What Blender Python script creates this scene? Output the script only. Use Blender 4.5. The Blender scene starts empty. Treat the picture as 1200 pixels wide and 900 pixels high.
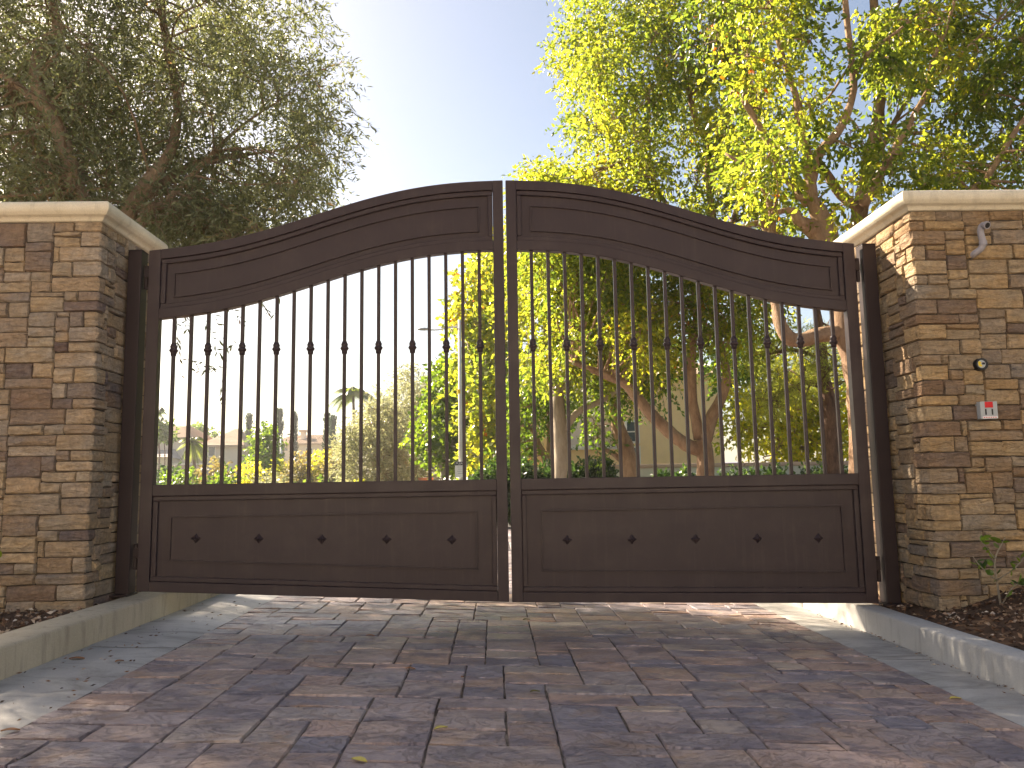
import bpy, bmesh, math, random
import numpy as np
from mathutils import Vector, Matrix, noise

random.seed(7); RNG = np.random.default_rng(7)
S = bpy.context.scene
COL = S.collection
R = math.radians

# ---------------------------------------------------------------- camera
F_PX, PITCH, YAW, ROLL = 963.0, R(7.04), R(1.31), R(0.95)
CP = Vector((-0.078, -4.6, 0.72))
fw = Vector((math.sin(YAW)*math.cos(PITCH), math.cos(YAW)*math.cos(PITCH), math.sin(PITCH)))
rt0 = Vector((math.cos(YAW), -math.sin(YAW), 0)); up0 = rt0.cross(fw)
rt = rt0*math.cos(ROLL) - up0*math.sin(ROLL); up = rt0*math.sin(ROLL) + up0*math.cos(ROLL)
cam = bpy.data.cameras.new('camera'); camo = bpy.data.objects.new('camera', cam); COL.objects.link(camo)
camo.matrix_world = Matrix(((rt.x, up.x, -fw.x, CP.x), (rt.y, up.y, -fw.y, CP.y), (rt.z, up.z, -fw.z, CP.z), (0, 0, 0, 1)))
cam.sensor_width = 36; cam.lens = F_PX/1200*36; cam.clip_start = 0.05; cam.clip_end = 3000
cam.dof.use_dof = True; cam.dof.focus_distance = 4.6; cam.dof.aperture_fstop = 11.0
S.camera = camo

# ---------------------------------------------------------------- light
SUN_AZ, SUN_EL = R(50), R(35)          # azimuth to the left of straight ahead (+Y)
sd = Vector((-math.sin(SUN_AZ)*math.cos(SUN_EL), math.cos(SUN_AZ)*math.cos(SUN_EL), math.sin(SUN_EL)))
W = bpy.data.worlds.new('World'); S.world = W; W.use_nodes = True
nt = W.node_tree; bg = nt.nodes['Background']
sky = nt.nodes.new('ShaderNodeTexSky'); sky.sky_type = 'NISHITA'; sky.sun_disc = False
sky.sun_elevation = SUN_EL; sky.sun_rotation = -SUN_AZ
sky.air_density = 1.0; sky.dust_density = 1.8; sky.ozone_density = 1.2; sky.altitude = 50
nt.links.new(sky.outputs[0], bg.inputs[0]); bg.inputs[1].default_value = 0.055
sun = bpy.data.lights.new('sun', 'SUN'); suno = bpy.data.objects.new('sun', sun); COL.objects.link(suno)
sun.energy = 5.0; sun.angle = R(0.5); sun.color = (1.0, 0.93, 0.82)
suno.rotation_euler = sd.to_track_quat('Z', 'Y').to_euler()
S.view_settings.view_transform = 'Standard'; S.view_settings.look = 'None'
S.view_settings.exposure = 2.05; S.view_settings.gamma = 1
S.view_settings.use_white_balance = True; S.view_settings.white_balance_temperature = 7700; S.view_settings.white_balance_tint = 13
S.cycles.max_bounces = 8; S.cycles.transparent_max_bounces = 8

def ray(x, y):
    return fw + rt*((x-600)/F_PX) - up*((y-450)/F_PX)
def at(x, y, Y):                        # a photo pixel (1200 wide) on the vertical plane Y
    d = ray(x, y); return CP + d*((Y-CP.y)/d.y)
def gz(x):                              # the driveway falls gently to the right
    return -0.022 - 0.0353*max(-2.0, min(2.1, x))
def gat(x, y):                          # a photo pixel on the driveway
    d = ray(x, y); n = Vector((0.0353, 0, 1)); return CP + d*((-0.022 - n.dot(CP))/n.dot(d))

# ---------------------------------------------------------------- materials
def mat(name, rough=0.6, spec=0.4):
    m = bpy.data.materials.new(name); m.use_nodes = True
    n = m.node_tree.nodes; b = n['Principled BSDF']
    b.inputs['Roughness'].default_value = rough; b.inputs['Specular IOR Level'].default_value = spec
    return m, m.node_tree, b
def nd(t, typ, **kw):
    n = t.nodes.new(typ)
    for k, v in kw.items():
        if k in n.inputs: n.inputs[k].default_value = v
        else: setattr(n, k, v)
    return n
def ramp(t, stops, fac=None, interp='LINEAR'):
    r = t.nodes.new('ShaderNodeValToRGB'); r.color_ramp.interpolation = interp
    el = r.color_ramp.elements
    while len(el) < len(stops): el.new(0.5)
    for e, (p, c) in zip(el, stops):
        e.position = p; e.color = (*c, 1) if len(c) == 3 else c
    if fac is not None: t.links.new(fac, r.inputs[0])
    return r
def coords(t, scale=(1, 1, 1)):
    g = t.nodes.new('ShaderNodeNewGeometry'); m = t.nodes.new('ShaderNodeMapping')
    t.links.new(g.outputs['Position'], m.inputs[0]); m.inputs['Scale'].default_value = scale
    return m.outputs[0]
def noisetex(t, vec, scale, detail=6, rough=0.6, dist=0.0):
    n = t.nodes.new('ShaderNodeTexNoise'); n.inputs['Scale'].default_value = scale
    n.inputs['Detail'].default_value = detail; n.inputs['Roughness'].default_value = rough
    n.inputs['Distortion'].default_value = dist
    t.links.new(vec, n.inputs['Vector']); return n.outputs[0]
def mix(t, a, b, fac, mode='MIX'):
    m = t.nodes.new('ShaderNodeMix'); m.data_type = 'RGBA'; m.blend_type = mode
    for sock, v in ((6, a), (7, b), (0, fac)):
        if isinstance(v, (int, float)): m.inputs[sock].default_value = v
        elif isinstance(v, tuple): m.inputs[sock].default_value = (*v, 1)
        else: t.links.new(v, m.inputs[sock])
    return m.outputs[2]
def bump(t, b, h, strength=0.5, dist=0.01, prev=None):
    n = t.nodes.new('ShaderNodeBump'); n.inputs['Strength'].default_value = strength; n.inputs['Distance'].default_value = dist
    t.links.new(h, n.inputs['Height'])
    if prev: t.links.new(prev, n.inputs['Normal'])
    t.links.new(n.outputs[0], b.inputs['Normal']); return n.outputs[0]
def mathn(t, op, a, b=0.5):
    n = t.nodes.new('ShaderNodeMath'); n.operation = op
    for i, v in enumerate((a, b)):
        if isinstance(v, (int, float)): n.inputs[i].default_value = v
        else: t.links.new(v, n.inputs[i])
    return n.outputs[0]

M = {}
# satin brown gate paint
m, t, b = mat('brown_paint', 0.36, 0.2)
v = coords(t)
c = mix(t, (0.035, 0.024, 0.0265), (0.046, 0.032, 0.035), noisetex(t, v, 3, 4))
dust = ramp(t, [(0.5, (0, 0, 0)), (0.8, (1, 1, 1))], noisetex(t, v, 6, 8, 0.7))
c = mix(t, c, (0.12, 0.09, 0.075), mathn(t, 'MULTIPLY', dust.outputs[0], 0.2))
stk = ramp(t, [(0.55, (0, 0, 0)), (0.75, (1, 1, 1))], noisetex(t, coords(t, (14, 14, 0.9)), 2.5, 5, 0.6))
c = mix(t, c, (0.13, 0.10, 0.085), mathn(t, 'MULTIPLY', stk.outputs[0], 0.16))
t.links.new(c, b.inputs['Base Color'])
t.links.new(ramp(t, [(0.3, (0.28,)*3), (0.7, (0.46,)*3)], noisetex(t, v, 9, 5)).outputs[0], b.inputs['Roughness'])
bump(t, b, noisetex(t, v, 160, 3), 0.10, 0.002); M['paint'] = m
m, t, b = mat('dark_post_paint', 0.5, 0.2)
v = coords(t)
t.links.new(mix(t, (0.024, 0.016, 0.017), (0.036, 0.024, 0.025), noisetex(t, v, 5, 4)), b.inputs['Base Color'])
bump(t, b, noisetex(t, v, 140, 3), 0.12, 0.002); M['post'] = m

def stone_mat(name, stops, grime):
    m, t, b = mat(name, 0.88, 0.25)
    oi = t.nodes.new('ShaderNodeObjectInfo'); v = coords(t)
    base = ramp(t, stops, oi.outputs['Random'], 'LINEAR').outputs[0]
    off = t.nodes.new('ShaderNodeVectorMath'); off.operation = 'ADD'
    cb = t.nodes.new('ShaderNodeCombineXYZ'); k = mathn(t, 'MULTIPLY', oi.outputs['Random'], 37.0)
    for i in range(3): t.links.new(k, cb.inputs[i])
    t.links.new(v, off.inputs[0]); t.links.new(cb.outputs[0], off.inputs[1]); vo = off.outputs[0]
    stretch = t.nodes.new('ShaderNodeMapping'); stretch.inputs['Scale'].default_value = (1, 1, 3.2)
    t.links.new(vo, stretch.inputs[0]); vs = stretch.outputs[0]
    n1 = ramp(t, [(0.35, (0, 0, 0)), (0.68, (1, 1, 1))], noisetex(t, vs, 6, 8, 0.65, 0.6)).outputs[0]
    c = mix(t, base, grime, mathn(t, 'MULTIPLY', n1, 0.55))
    n2 = noisetex(t, vo, 45, 6, 0.7)
    c = mix(t, c, ramp(t, [(0.3, (0.55,)*3), (0.7, (1.3,)*3)], n2).outputs[0], 0.7, 'MULTIPLY')
    hue = ramp(t, [(0.4, (1.12, 1.0, 0.82)), (0.6, (0.92, 0.97, 1.05))], noisetex(t, vo, 3.3, 4, 0.6)).outputs[0]
    c = mix(t, c, hue, 0.8, 'MULTIPLY')
    t.links.new(c, b.inputs['Base Color'])
    h1 = noisetex(t, vs, 14, 9, 0.62, 0.8)
    p = bump(t, b, h1, 1.0, 0.040)
    vo2 = t.nodes.new('ShaderNodeTexVoronoi'); vo2.inputs['Scale'].default_value = 60; t.links.new(vs, vo2.inputs['Vector'])
    p = bump(t, b, n2, 0.5, 0.006, p)
    return m
M['stone_l'] = stone_mat('ledge_stone_greyer', [(0, (0.492, 0.369, 0.238)), (0.16, (0.408, 0.310, 0.212)), (0.24, (0.200, 0.139, 0.126)), (0.31, (0.285, 0.207, 0.162)), (0.38, (0.495, 0.389, 0.266)),
    (0.50, (0.383, 0.301, 0.227)), (0.62, (0.543, 0.420, 0.297)), (0.74, (0.362, 0.276, 0.207)), (0.81, (0.163, 0.118, 0.114)), (0.86, (0.299, 0.242, 0.209)), (0.92, (0.440, 0.349, 0.251)), (1, (0.521, 0.389, 0.250))], (0.296, 0.231, 0.173))
M['stone_r'] = stone_mat('ledge_stone_golden', [(0, (0.538, 0.380, 0.212)), (0.18, (0.405, 0.290, 0.180)), (0.28, (0.212, 0.137, 0.102)), (0.36, (0.482, 0.350, 0.209)), (0.48, (0.349, 0.265, 0.191)),
    (0.60, (0.560, 0.419, 0.261)), (0.70, (0.299, 0.206, 0.145)), (0.80, (0.184, 0.127, 0.105)), (0.86, (0.332, 0.270, 0.208)), (0.93, (0.482, 0.359, 0.218)), (1, (0.423, 0.300, 0.177))], (0.299, 0.215, 0.141))
m, t, b = mat('mortar', 0.95, 0.1)
t.links.new(mix(t, (0.09, 0.07, 0.055), (0.05, 0.04, 0.033), noisetex(t, coords(t), 20)), b.inputs['Base Color']); M['mortar'] = m

def concrete(name, a, bcol, stain, rough=0.8, streak=True, cr=0):
    m, t, b = mat(name, rough, 0.35); v = coords(t)
    c = mix(t, a, bcol, ramp(t, [(0.3, (0, 0, 0)), (0.7, (1, 1, 1))], noisetex(t, v, 2.6, 8, 0.65, 0.4)).outputs[0])
    if streak:
        sv = coords(t, (9, 9, 1.2))
        s = ramp(t, [(0.52, (0, 0, 0)), (0.75, (1, 1, 1))], noisetex(t, sv, 3.0, 6, 0.6)).outputs[0]
        c = mix(t, c, stain, mathn(t, 'MULTIPLY', s, 0.6))
    else:
        sv = coords(t, (1, 2.5, 1))
        s = ramp(t, [(0.5, (0, 0, 0)), (0.72, (1, 1, 1))], noisetex(t, sv, 2.2, 8, 0.7, 1.2)).outputs[0]
        c = mix(t, c, stain, mathn(t, 'MULTIPLY', s, 0.75))
    sp = noisetex(t, v, 170, 4, 0.8)
    c = mix(t, c, ramp(t, [(0.3, (0.72,)*3), (0.7, (1.2,)*3)], sp).outputs[0], 0.55, 'MULTIPLY')
    t.links.new(c, b.inputs['Base Color'])
    p = bump(t, b, noisetex(t, v, 16, 8, 0.7), 0.25, 0.01)
    bump(t, b, sp, 0.25, 0.002, p)
    return m
M['coping'] = concrete('cast_stone_coping', (0.60, 0.53, 0.40), (0.70, 0.63, 0.50), (0.38, 0.33, 0.25), 0.75)
M['kerb_l'] = concrete('kerb_concrete_tan', (0.40, 0.34, 0.245), (0.50, 0.43, 0.32), (0.20, 0.17, 0.13), 0.8)
M['kerb_r'] = concrete('kerb_concrete_grey', (0.37, 0.36, 0.345), (0.47, 0.46, 0.44), (0.24, 0.23, 0.21), 0.8)
M['gutter'] = concrete('gutter_concrete', (0.33, 0.32, 0.31), (0.48, 0.465, 0.44), (0.10, 0.095, 0.085), 0.55, False)

M['street_bounce'] = concrete('bounce_street_concrete', (0.44, 0.42, 0.38), (0.52, 0.49, 0.44), (0.36, 0.34, 0.31), 0.85, False)  # kept pale so the added street reflects sunlight into the shade
# slate textured pavers
m, t, b = mat('slate_paver', 0.6, 0.5)
oi = t.nodes.new('ShaderNodeObjectInfo'); v0 = coords(t)
offv = t.nodes.new('ShaderNodeCombineXYZ')
for i_, k_ in enumerate((91.0, 57.0, 23.0)): t.links.new(mathn(t, 'MULTIPLY', oi.outputs['Random'], k_), offv.inputs[i_])
addv = t.nodes.new('ShaderNodeVectorMath'); addv.operation = 'ADD'; t.links.new(v0, addv.inputs[0]); t.links.new(offv.outputs[0], addv.inputs[1]); v = addv.outputs[0]
def sc3(x, y, z):
    mp = t.nodes.new('ShaderNodeMapping'); mp.inputs['Scale'].default_value = (x, y, z); t.links.new(v, mp.inputs[0]); return mp.outputs[0]
base = ramp(t, [(0, (0.52, 0.33, 0.26)), (0.12, (0.42, 0.30, 0.27)), (0.25, (0.27, 0.24, 0.275)), (0.38, (0.50, 0.36, 0.30)), (0.50, (0.36, 0.29, 0.30)), (0.62, (0.23, 0.21, 0.25)), (0.75, (0.46, 0.30, 0.235)), (0.88, (0.38, 0.32, 0.32)), (1, (0.52, 0.40, 0.32))], oi.outputs['Random']).outputs[0]
vs = sc3(1, 1.3, 1)
n1 = ramp(t, [(0.46, (0, 0, 0)), (0.60, (1, 1, 1))], noisetex(t, vs, 4.2, 6, 0.6, 0.5)).outputs[0]
c = mix(t, base, (0.15, 0.13, 0.165), mathn(t, 'MULTIPLY', n1, 0.75))
n2 = ramp(t, [(0.52, (0, 0, 0)), (0.68, (1, 1, 1))], noisetex(t, sc3(1.1, 1.3, 1.3), 5.5, 6, 0.6, 0.7)).outputs[0]
c = mix(t, c, (0.42, 0.25, 0.15), mathn(t, 'MULTIPLY', n2, 0.5))
n3 = ramp(t, [(0.52, (0, 0, 0)), (0.75, (1, 1, 1))], noisetex(t, vs, 12, 9, 0.75, 0.6)).outputs[0]
c = mix(t, c, (0.56, 0.49, 0.48), mathn(t, 'MULTIPLY', n3, 0.42))
n4 = noisetex(t, v, 60, 6, 0.75)
c = mix(t, c, ramp(t, [(0.3, (0.65,)*3), (0.7, (1.25,)*3)], n4).outputs[0], 0.6, 'MULTIPLY')
stain = ramp(t, [(0.50, (1, 1, 1)), (0.68, (0.62, 0.60, 0.60))], noisetex(t, v0, 0.9, 6, 0.65)).outputs[0]
c = mix(t, c, stain, 0.8, 'MULTIPLY')
t.links.new(c, b.inputs['Base Color'])
t.links.new(ramp(t, [(0.3, (0.30,)*3), (0.7, (0.58,)*3)], noisetex(t, v, 5, 6)).outputs[0], b.inputs['Roughness'])
ridge = noisetex(t, sc3(1, 1.4, 1), 6, 9, 0.66, 0.9)
st = ramp(t, [(0.0, (0,)*3), (0.42, (0.15,)*3), (0.46, (0.45,)*3), (0.53, (0.5,)*3), (0.57, (0.85,)*3), (1, (1,)*3)], ridge).outputs[0]
p = bump(t, b, st, 1.0, 0.014); p = bump(t, b, noisetex(t, sc3(1, 1.4, 1), 22, 8, 0.7, 0.5), 0.8, 0.010, p); bump(t, b, n4, 0.8, 0.004, p); M['paver'] = m
m, t, b = mat('joint_sand', 0.95, 0.1)
t.links.new(mix(t, (0.26, 0.21, 0.17), (0.055, 0.042, 0.036), ramp(t, [(0.38, (0,)*3), (0.58, (1,)*3)], noisetex(t, coords(t), 5, 8, 0.8)).outputs[0]), b.inputs['Base Color']); M['sand'] = m

m, t, b = mat('garden_soil', 0.95, 0.1); v = coords(t)
t.links.new(mix(t, (0.085, 0.052, 0.036), (0.16, 0.105, 0.072), noisetex(t, v, 14, 9, 0.75)), b.inputs['Base Color'])
bump(t, b, noisetex(t, v, 40, 9, 0.8), 0.9, 0.03); M['soil'] = m
m, t, b = mat('bark_chips', 0.9, 0.15)
at_ = t.nodes.new('ShaderNodeAttribute'); at_.attribute_name = 'tint'
t.links.new(ramp(t, [(0, (0.05, 0.028, 0.02)), (0.45, (0.15, 0.085, 0.055)), (0.8, (0.28, 0.18, 0.12)), (1, (0.58, 0.50, 0.42))], at_.outputs['Fac']).outputs[0], b.inputs['Base Color']); M['chips'] = m
m, t, b = mat('terrain', 0.95, 0.1); v = coords(t)
t.links.new(mix(t, (0.10, 0.11, 0.045), (0.19, 0.16, 0.09), noisetex(t, v, 0.5, 8, 0.7)), b.inputs['Base Color'])
bump(t, b, noisetex(t, v, 6, 8, 0.8), 0.8, 0.1); M['terrain'] = m
m, t, b = mat('asphalt', 0.9, 0.2); v = coords(t)
t.links.new(mix(t, (0.05, 0.05, 0.05), (0.08, 0.078, 0.075), noisetex(t, v, 30, 8, 0.8)), b.inputs['Base Color']); M['asphalt'] = m

def bark(name, a, bb, c3, sc=5.0):
    m, t, b = mat(name, 0.9, 0.2); v = coords(t, (1, 1, 0.35))
    c = mix(t, a, bb, ramp(t, [(0.35, (0,)*3), (0.65, (1,)*3)], noisetex(t, v, sc*2.5, 9, 0.7, 0.6)).outputs[0])
    c = mix(t, c, c3, ramp(t, [(0.5, (0,)*3), (0.75, (1,)*3)], noisetex(t, v, sc, 5)).outputs[0])
    t.links.new(c, b.inputs['Base Color']); bump(t, b, noisetex(t, v, sc*7, 8, 0.75, 0.6), 1.0, 0.035); return m
M['bark_olive'] = bark('olive_bark', (0.24, 0.17, 0.11), (0.36, 0.26, 0.17), (0.17, 0.12, 0.085))
M['bark_camphor'] = bark('camphor_bark', (0.26, 0.16, 0.10), (0.44, 0.30, 0.20), (0.17, 0.10, 0.065))
M['bark_pale'] = bark('pale_bark', (0.30, 0.25, 0.19), (0.42, 0.36, 0.28), (0.23, 0.18, 0.13))
M['bark_pine'] = bark('pine_bark', (0.12, 0.075, 0.055), (0.26, 0.16, 0.12), (0.07, 0.045, 0.04), 9)

def leafmat(name, stops, trans, tfac=0.45, rough=0.45):
    m = bpy.data.materials.new(name); m.use_nodes = True; t = m.node_tree
    b = t.nodes['Principled BSDF']; out = t.nodes['Material Output']
    a = t.nodes.new('ShaderNodeAttribute'); a.attribute_name = 'tint'
    col = ramp(t, stops, a.outputs['Fac']).outputs[0]
    t.links.new(col, b.inputs['Base Color']); b.inputs['Roughness'].default_value = rough
    b.inputs['Specular IOR Level'].default_value = 0.4
    tr = t.nodes.new('ShaderNodeBsdfTranslucent')
    t.links.new(mix(t, col, trans, 1.0, 'MULTIPLY'), tr.inputs[0])
    mx = t.nodes.new('ShaderNodeMixShader'); mx.inputs[0].default_value = tfac
    t.links.new(b.outputs[0], mx.inputs[1]); t.links.new(tr.outputs[0], mx.inputs[2]); t.links.new(mx.outputs[0], out.inputs[0])
    return m
TR = (4.2, 4.0, 1.3)
M['l_olive'] = leafmat('olive_leaf', [(0, (0.075, 0.085, 0.05)), (0.5, (0.12, 0.13, 0.075)), (0.8, (0.18, 0.19, 0.12)), (0.9, (0.17, 0.165, 0.06)), (1, (0.24, 0.13, 0.09))], (2.4, 2.5, 1.5), 0.36, 0.4)
M['l_camphor'] = leafmat('camphor_leaf', [(0, (0.025, 0.045, 0.016)), (0.35, (0.065, 0.09, 0.026)), (0.7, (0.14, 0.155, 0.038)), (0.96, (0.23, 0.20, 0.04)), (0.975, (0.30, 0.07, 0.02)), (1, (0.36, 0.10, 0.03))], (3.6, 3.65, 1.3), 0.62, 0.3)
M['l_green'] = leafmat('mid_green_leaf', [(0, (0.035, 0.065, 0.02)), (0.6, (0.07, 0.11, 0.03)), (1, (0.13, 0.16, 0.035))], (3.4, 3.6, 1.0), 0.45, 0.35)
M['l_dark'] = leafmat('hedge_leaf', [(0, (0.02, 0.04, 0.018)), (0.7, (0.045, 0.08, 0.03)), (1, (0.12, 0.15, 0.06))], (2.6, 3.0, 1.2), 0.3, 0.3)
M['l_yellow'] = leafmat('yellow_leaf', [(0, (0.12, 0.16, 0.03)), (0.5, (0.34, 0.34, 0.05)), (1, (0.55, 0.45, 0.06))], (1.9, 1.9, 0.9), 0.68, 0.4)
M['l_gold'] = leafmat('golden_shrub_leaf', [(0, (0.13, 0.14, 0.06)), (0.6, (0.25, 0.22, 0.09)), (1, (0.36, 0.26, 0.10))], (1.7, 1.6, 1.1), 0.4, 0.5)
M['l_grey'] = leafmat('grey_green_leaf', [(0, (0.13, 0.14, 0.09)), (0.6, (0.27, 0.28, 0.19)), (1, (0.37, 0.37, 0.27))], (1.8, 1.8, 1.2), 0.4, 0.5)
M['l_pine'] = leafmat('pine_needle', [(0, (0.12, 0.14, 0.05)), (0.6, (0.22, 0.24, 0.09)), (1, (0.30, 0.30, 0.13))], (2.4, 2.5, 1.0), 0.62, 0.5)
M['l_cypress'] = leafmat('cypress_leaf', [(0, (0.02, 0.04, 0.022)), (1, (0.05, 0.085, 0.04))], (1.5, 1.7, 1.0), 0.25, 0.6)

def plain(name, col, rough=0.7, spec=0.3, var=0.12, sc=3, metal=0):
    m, t, b = mat(name, rough, spec); v = coords(t)
    n = noisetex(t, v, sc, 6, 0.65)
    c = mix(t, tuple(x*(1-var) for x in col), tuple(min(1, x*(1+var)) for x in col), n)
    t.links.new(c, b.inputs['Base Color']); b.inputs['Metallic'].default_value = metal
    bump(t, b, noisetex(t, v, sc*20, 4), 0.1, 0.01); return m
M['stucco_tan'] = plain('tan_stucco', (0.62, 0.54, 0.44))
M['stucco_yellow'] = plain('yellow_stucco', (0.88, 0.62, 0.30))
M['stucco_orange'] = plain('orange_stucco', (0.72, 0.42, 0.20))
M['cream'] = plain('cream_stucco', (0.78, 0.73, 0.65))
M['white_wall'] = plain('white_garden_wall', (0.66, 0.66, 0.62))
M['wall_cap'] = plain('wall_cap', (0.50, 0.36, 0.30))
M['trim'] = plain('cream_trim', (0.74, 0.70, 0.62))
M['glass'] = plain('window_glass', (0.05, 0.07, 0.09), 0.08, 0.8)
M['pole'] = plain('galvanised_pole', (0.60, 0.59, 0.57), 0.5, 0.4)
M['white'] = plain('white_enamel', (0.75, 0.75, 0.74), 0.5)
M['black'] = plain('black_plastic', (0.015, 0.015, 0.016), 0.4)
M['red'] = plain('red_label', (0.62, 0.015, 0.02), 0.5)
M['yellow'] = plain('yellow_mark', (0.75, 0.55, 0.03), 0.5)
M['grey_metal'] = plain('grey_metal', (0.36, 0.38, 0.39), 0.45, 0.5)
M['pvc'] = plain('grey_conduit', (0.30, 0.28, 0.30), 0.6, 0.3, 0.25, 30)
M['blue'] = plain('blue_car_paint', (0.10, 0.16, 0.38), 0.3, 0.5)
M['tyre'] = plain('tyre_rubber', (0.02, 0.02, 0.02), 0.9)
M['terracotta'] = plain('terracotta', (0.60, 0.22, 0.10))
def tile(name, col):
    m, t, b = mat(name, 0.8, 0.2); oi = t.nodes.new('ShaderNodeObjectInfo')
    v = coords(t); n = noisetex(t, v, 2.0, 8, 0.8)
    c = mix(t, tuple(x*0.75 for x in col), tuple(x*1.2 for x in col), n); t.links.new(c, b.inputs['Base Color'])
    return m
M['roof'] = tile('roof_tile', (0.50, 0.37, 0.27)); M['roof_grey'] = tile('grey_roof_tile', (0.34, 0.31, 0.29))
M['leaf_dry'] = plain('dry_leaf', (0.26, 0.12, 0.055), 0.7, 0.3, 0.5, 40)
M['leaf_yellow'] = plain('fallen_yellow_leaf', (0.48, 0.40, 0.10), 0.6, 0.3, 0.4, 40)
M['leaf_olive'] = plain('fallen_olive_leaf', (0.12, 0.11, 0.03), 0.6, 0.3, 0.4, 40)
M['nut'] = plain('brown_nut', (0.26, 0.17, 0.10), 0.7, 0.3, 0.3, 60)

# ---------------------------------------------------------------- mesh helpers
ORG = {}
def tag(o, label=None, cat=None, group=None, kind=None):
    if label: o['label'] = label
    if cat: o['category'] = cat
    if group: o['group'] = group
    if kind: o['kind'] = kind
    return o
def empty(name, loc, label, cat, group=None):
    o = bpy.data.objects.new(name, None); COL.objects.link(o); o.location = loc; o.empty_display_size = 0.1
    ORG[o.name] = Vector(loc); return tag(o, label, cat, group)
class MB:
    def __init__(s): s.v = []; s.f = []
    def add(s, vs, fs):
        k = len(s.v); s.v += [tuple(p) for p in vs]; s.f += [tuple(i+k for i in f) for f in fs]; return s
    def box(s, x0, x1, y0, y1, z0, z1):
        return s.add([(x0, y0, z0), (x1, y0, z0), (x1, y1, z0), (x0, y1, z0), (x0, y0, z1), (x1, y0, z1), (x1, y1, z1), (x0, y1, z1)],
                     [(0, 3, 2, 1), (4, 5, 6, 7), (0, 1, 5, 4), (1, 2, 6, 5), (2, 3, 7, 6), (3, 0, 4, 7)])
    def arch(s, xs, lo, hi, y0, y1):
        vs = []; fs = []; n = len(xs)
        for x in xs:
            a, b = lo(x), hi(x); vs += [(x, y0, a), (x, y0, b), (x, y1, b), (x, y1, a)]
        for i in range(n-1):
            k = 4*i
            for j in range(4): fs.append((k+j, k+(j+1) % 4, k+4+(j+1) % 4, k+4+j))
        fs += [(0, 3, 2, 1), (4*n-4, 4*n-3, 4*n-2, 4*n-1)]
        return s.add(vs, fs)
    def tube(s, pts, rad, sides=8, cap=True, wob=0.0):
        pts = [Vector(p) for p in pts]; n = len(pts)
        if not isinstance(rad, (list, tuple)): rad = [rad]*n
        vs = []; fs = []; prev = None
        for i, p in enumerate(pts):
            d = (pts[min(i+1, n-1)] - pts[max(i-1, 0)])
            d = d.normalized() if d.length > 1e-9 else Vector((0, 0, 1))
            if prev is None:
                a = Vector((0, 1, 0)) if abs(d.y) < 0.9 else Vector((1, 0, 0)); u = d.cross(a).normalized()
            else:
                u = (prev - d*prev.dot(d)); u = u.normalized() if u.length > 1e-6 else d.orthogonal().normalized()
            prev = u; w = d.cross(u)
            for k in range(sides):
                a = 2*math.pi*k/sides
                rr = rad[i]*(1 + (wob*(noise.noise(p*6 + Vector((k*0.7, 0, 0)))) if wob else 0))
                vs.append(p + (u*math.cos(a) + w*math.sin(a))*rr)
        for i in range(n-1):
            for k in range(sides):
                a = i*sides+k; b_ = i*sides+(k+1) % sides; fs.append((a, b_, b_+sides, a+sides))
        if cap: fs += [tuple(range(sides))[::-1], tuple(range((n-1)*sides, n*sides))]
        return s.add(vs, fs)
    def lathe(s, cx, cy, prof, sides=12, phase=0.0):        # prof: (z, r)
        vs = []; fs = []; n = len(prof)
        for z, r_ in prof:
            for k in range(sides):
                a = 2*math.pi*k/sides + phase; vs.append((cx+r_*math.cos(a), cy+r_*math.sin(a), z))
        for i in range(n-1):
            for k in range(sides):
                a = i*sides+k; b_ = i*sides+(k+1) % sides; fs.append((a, b_, b_+sides, a+sides))
        fs += [tuple(range(sides))[::-1], tuple(range((n-1)*sides, n*sides))]
        return s.add(vs, fs)
    def build(s, name, m, parent=None, smooth=False, bevel=0, recalc=False):
        off = ORG.get(parent.name, Vector((0, 0, 0))) if parent else Vector((0, 0, 0))
        me = bpy.data.meshes.new(name); me.from_pydata([(x-off.x, y-off.y, z-off.z) for x, y, z in s.v], [], s.f)
        if recalc:
            bm = bmesh.new(); bm.from_mesh(me); bmesh.ops.recalc_face_normals(bm, faces=bm.faces); bm.to_mesh(me); bm.free()
        me.materials.append(m)
        if smooth: me.polygons.foreach_set('use_smooth', [True]*len(me.polygons))
        o = bpy.data.objects.new(name, me); COL.objects.link(o)
        if parent: o.parent = parent
        ORG[o.name] = off
        if bevel:
            b = o.modifiers.new('bevel', 'BEVEL'); b.width = bevel; b.segments = 2; b.limit_method = 'ANGLE'
        return o
def dup(o, loc=None):
    c = o.copy(); COL.objects.link(c)
    if loc is not None: c.location = loc
    ORG[c.name] = ORG.get(o.name, Vector((0, 0, 0)))
    for ch in list(o.children):
        d = dup(ch); d.parent = c
    return c
def smooth_path(pts, n=4):                     # catmull through (x,y,z,r)
    P = [np.array(p, float) for p in pts]
    if len(P) < 3: return P
    P = [2*P[0]-P[1]] + P + [2*P[-1]-P[-2]]; out = []
    for i in range(1, len(P)-2):
        for k in range(n):
            u = k/n
            out.append(0.5*((2*P[i]) + (-P[i-1]+P[i+1])*u + (2*P[i-1]-5*P[i]+4*P[i+1]-P[i+2])*u*u + (-P[i-1]+3*P[i]-3*P[i+1]+P[i+2])*u**3))
    out.append(P[-2]); return out

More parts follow.
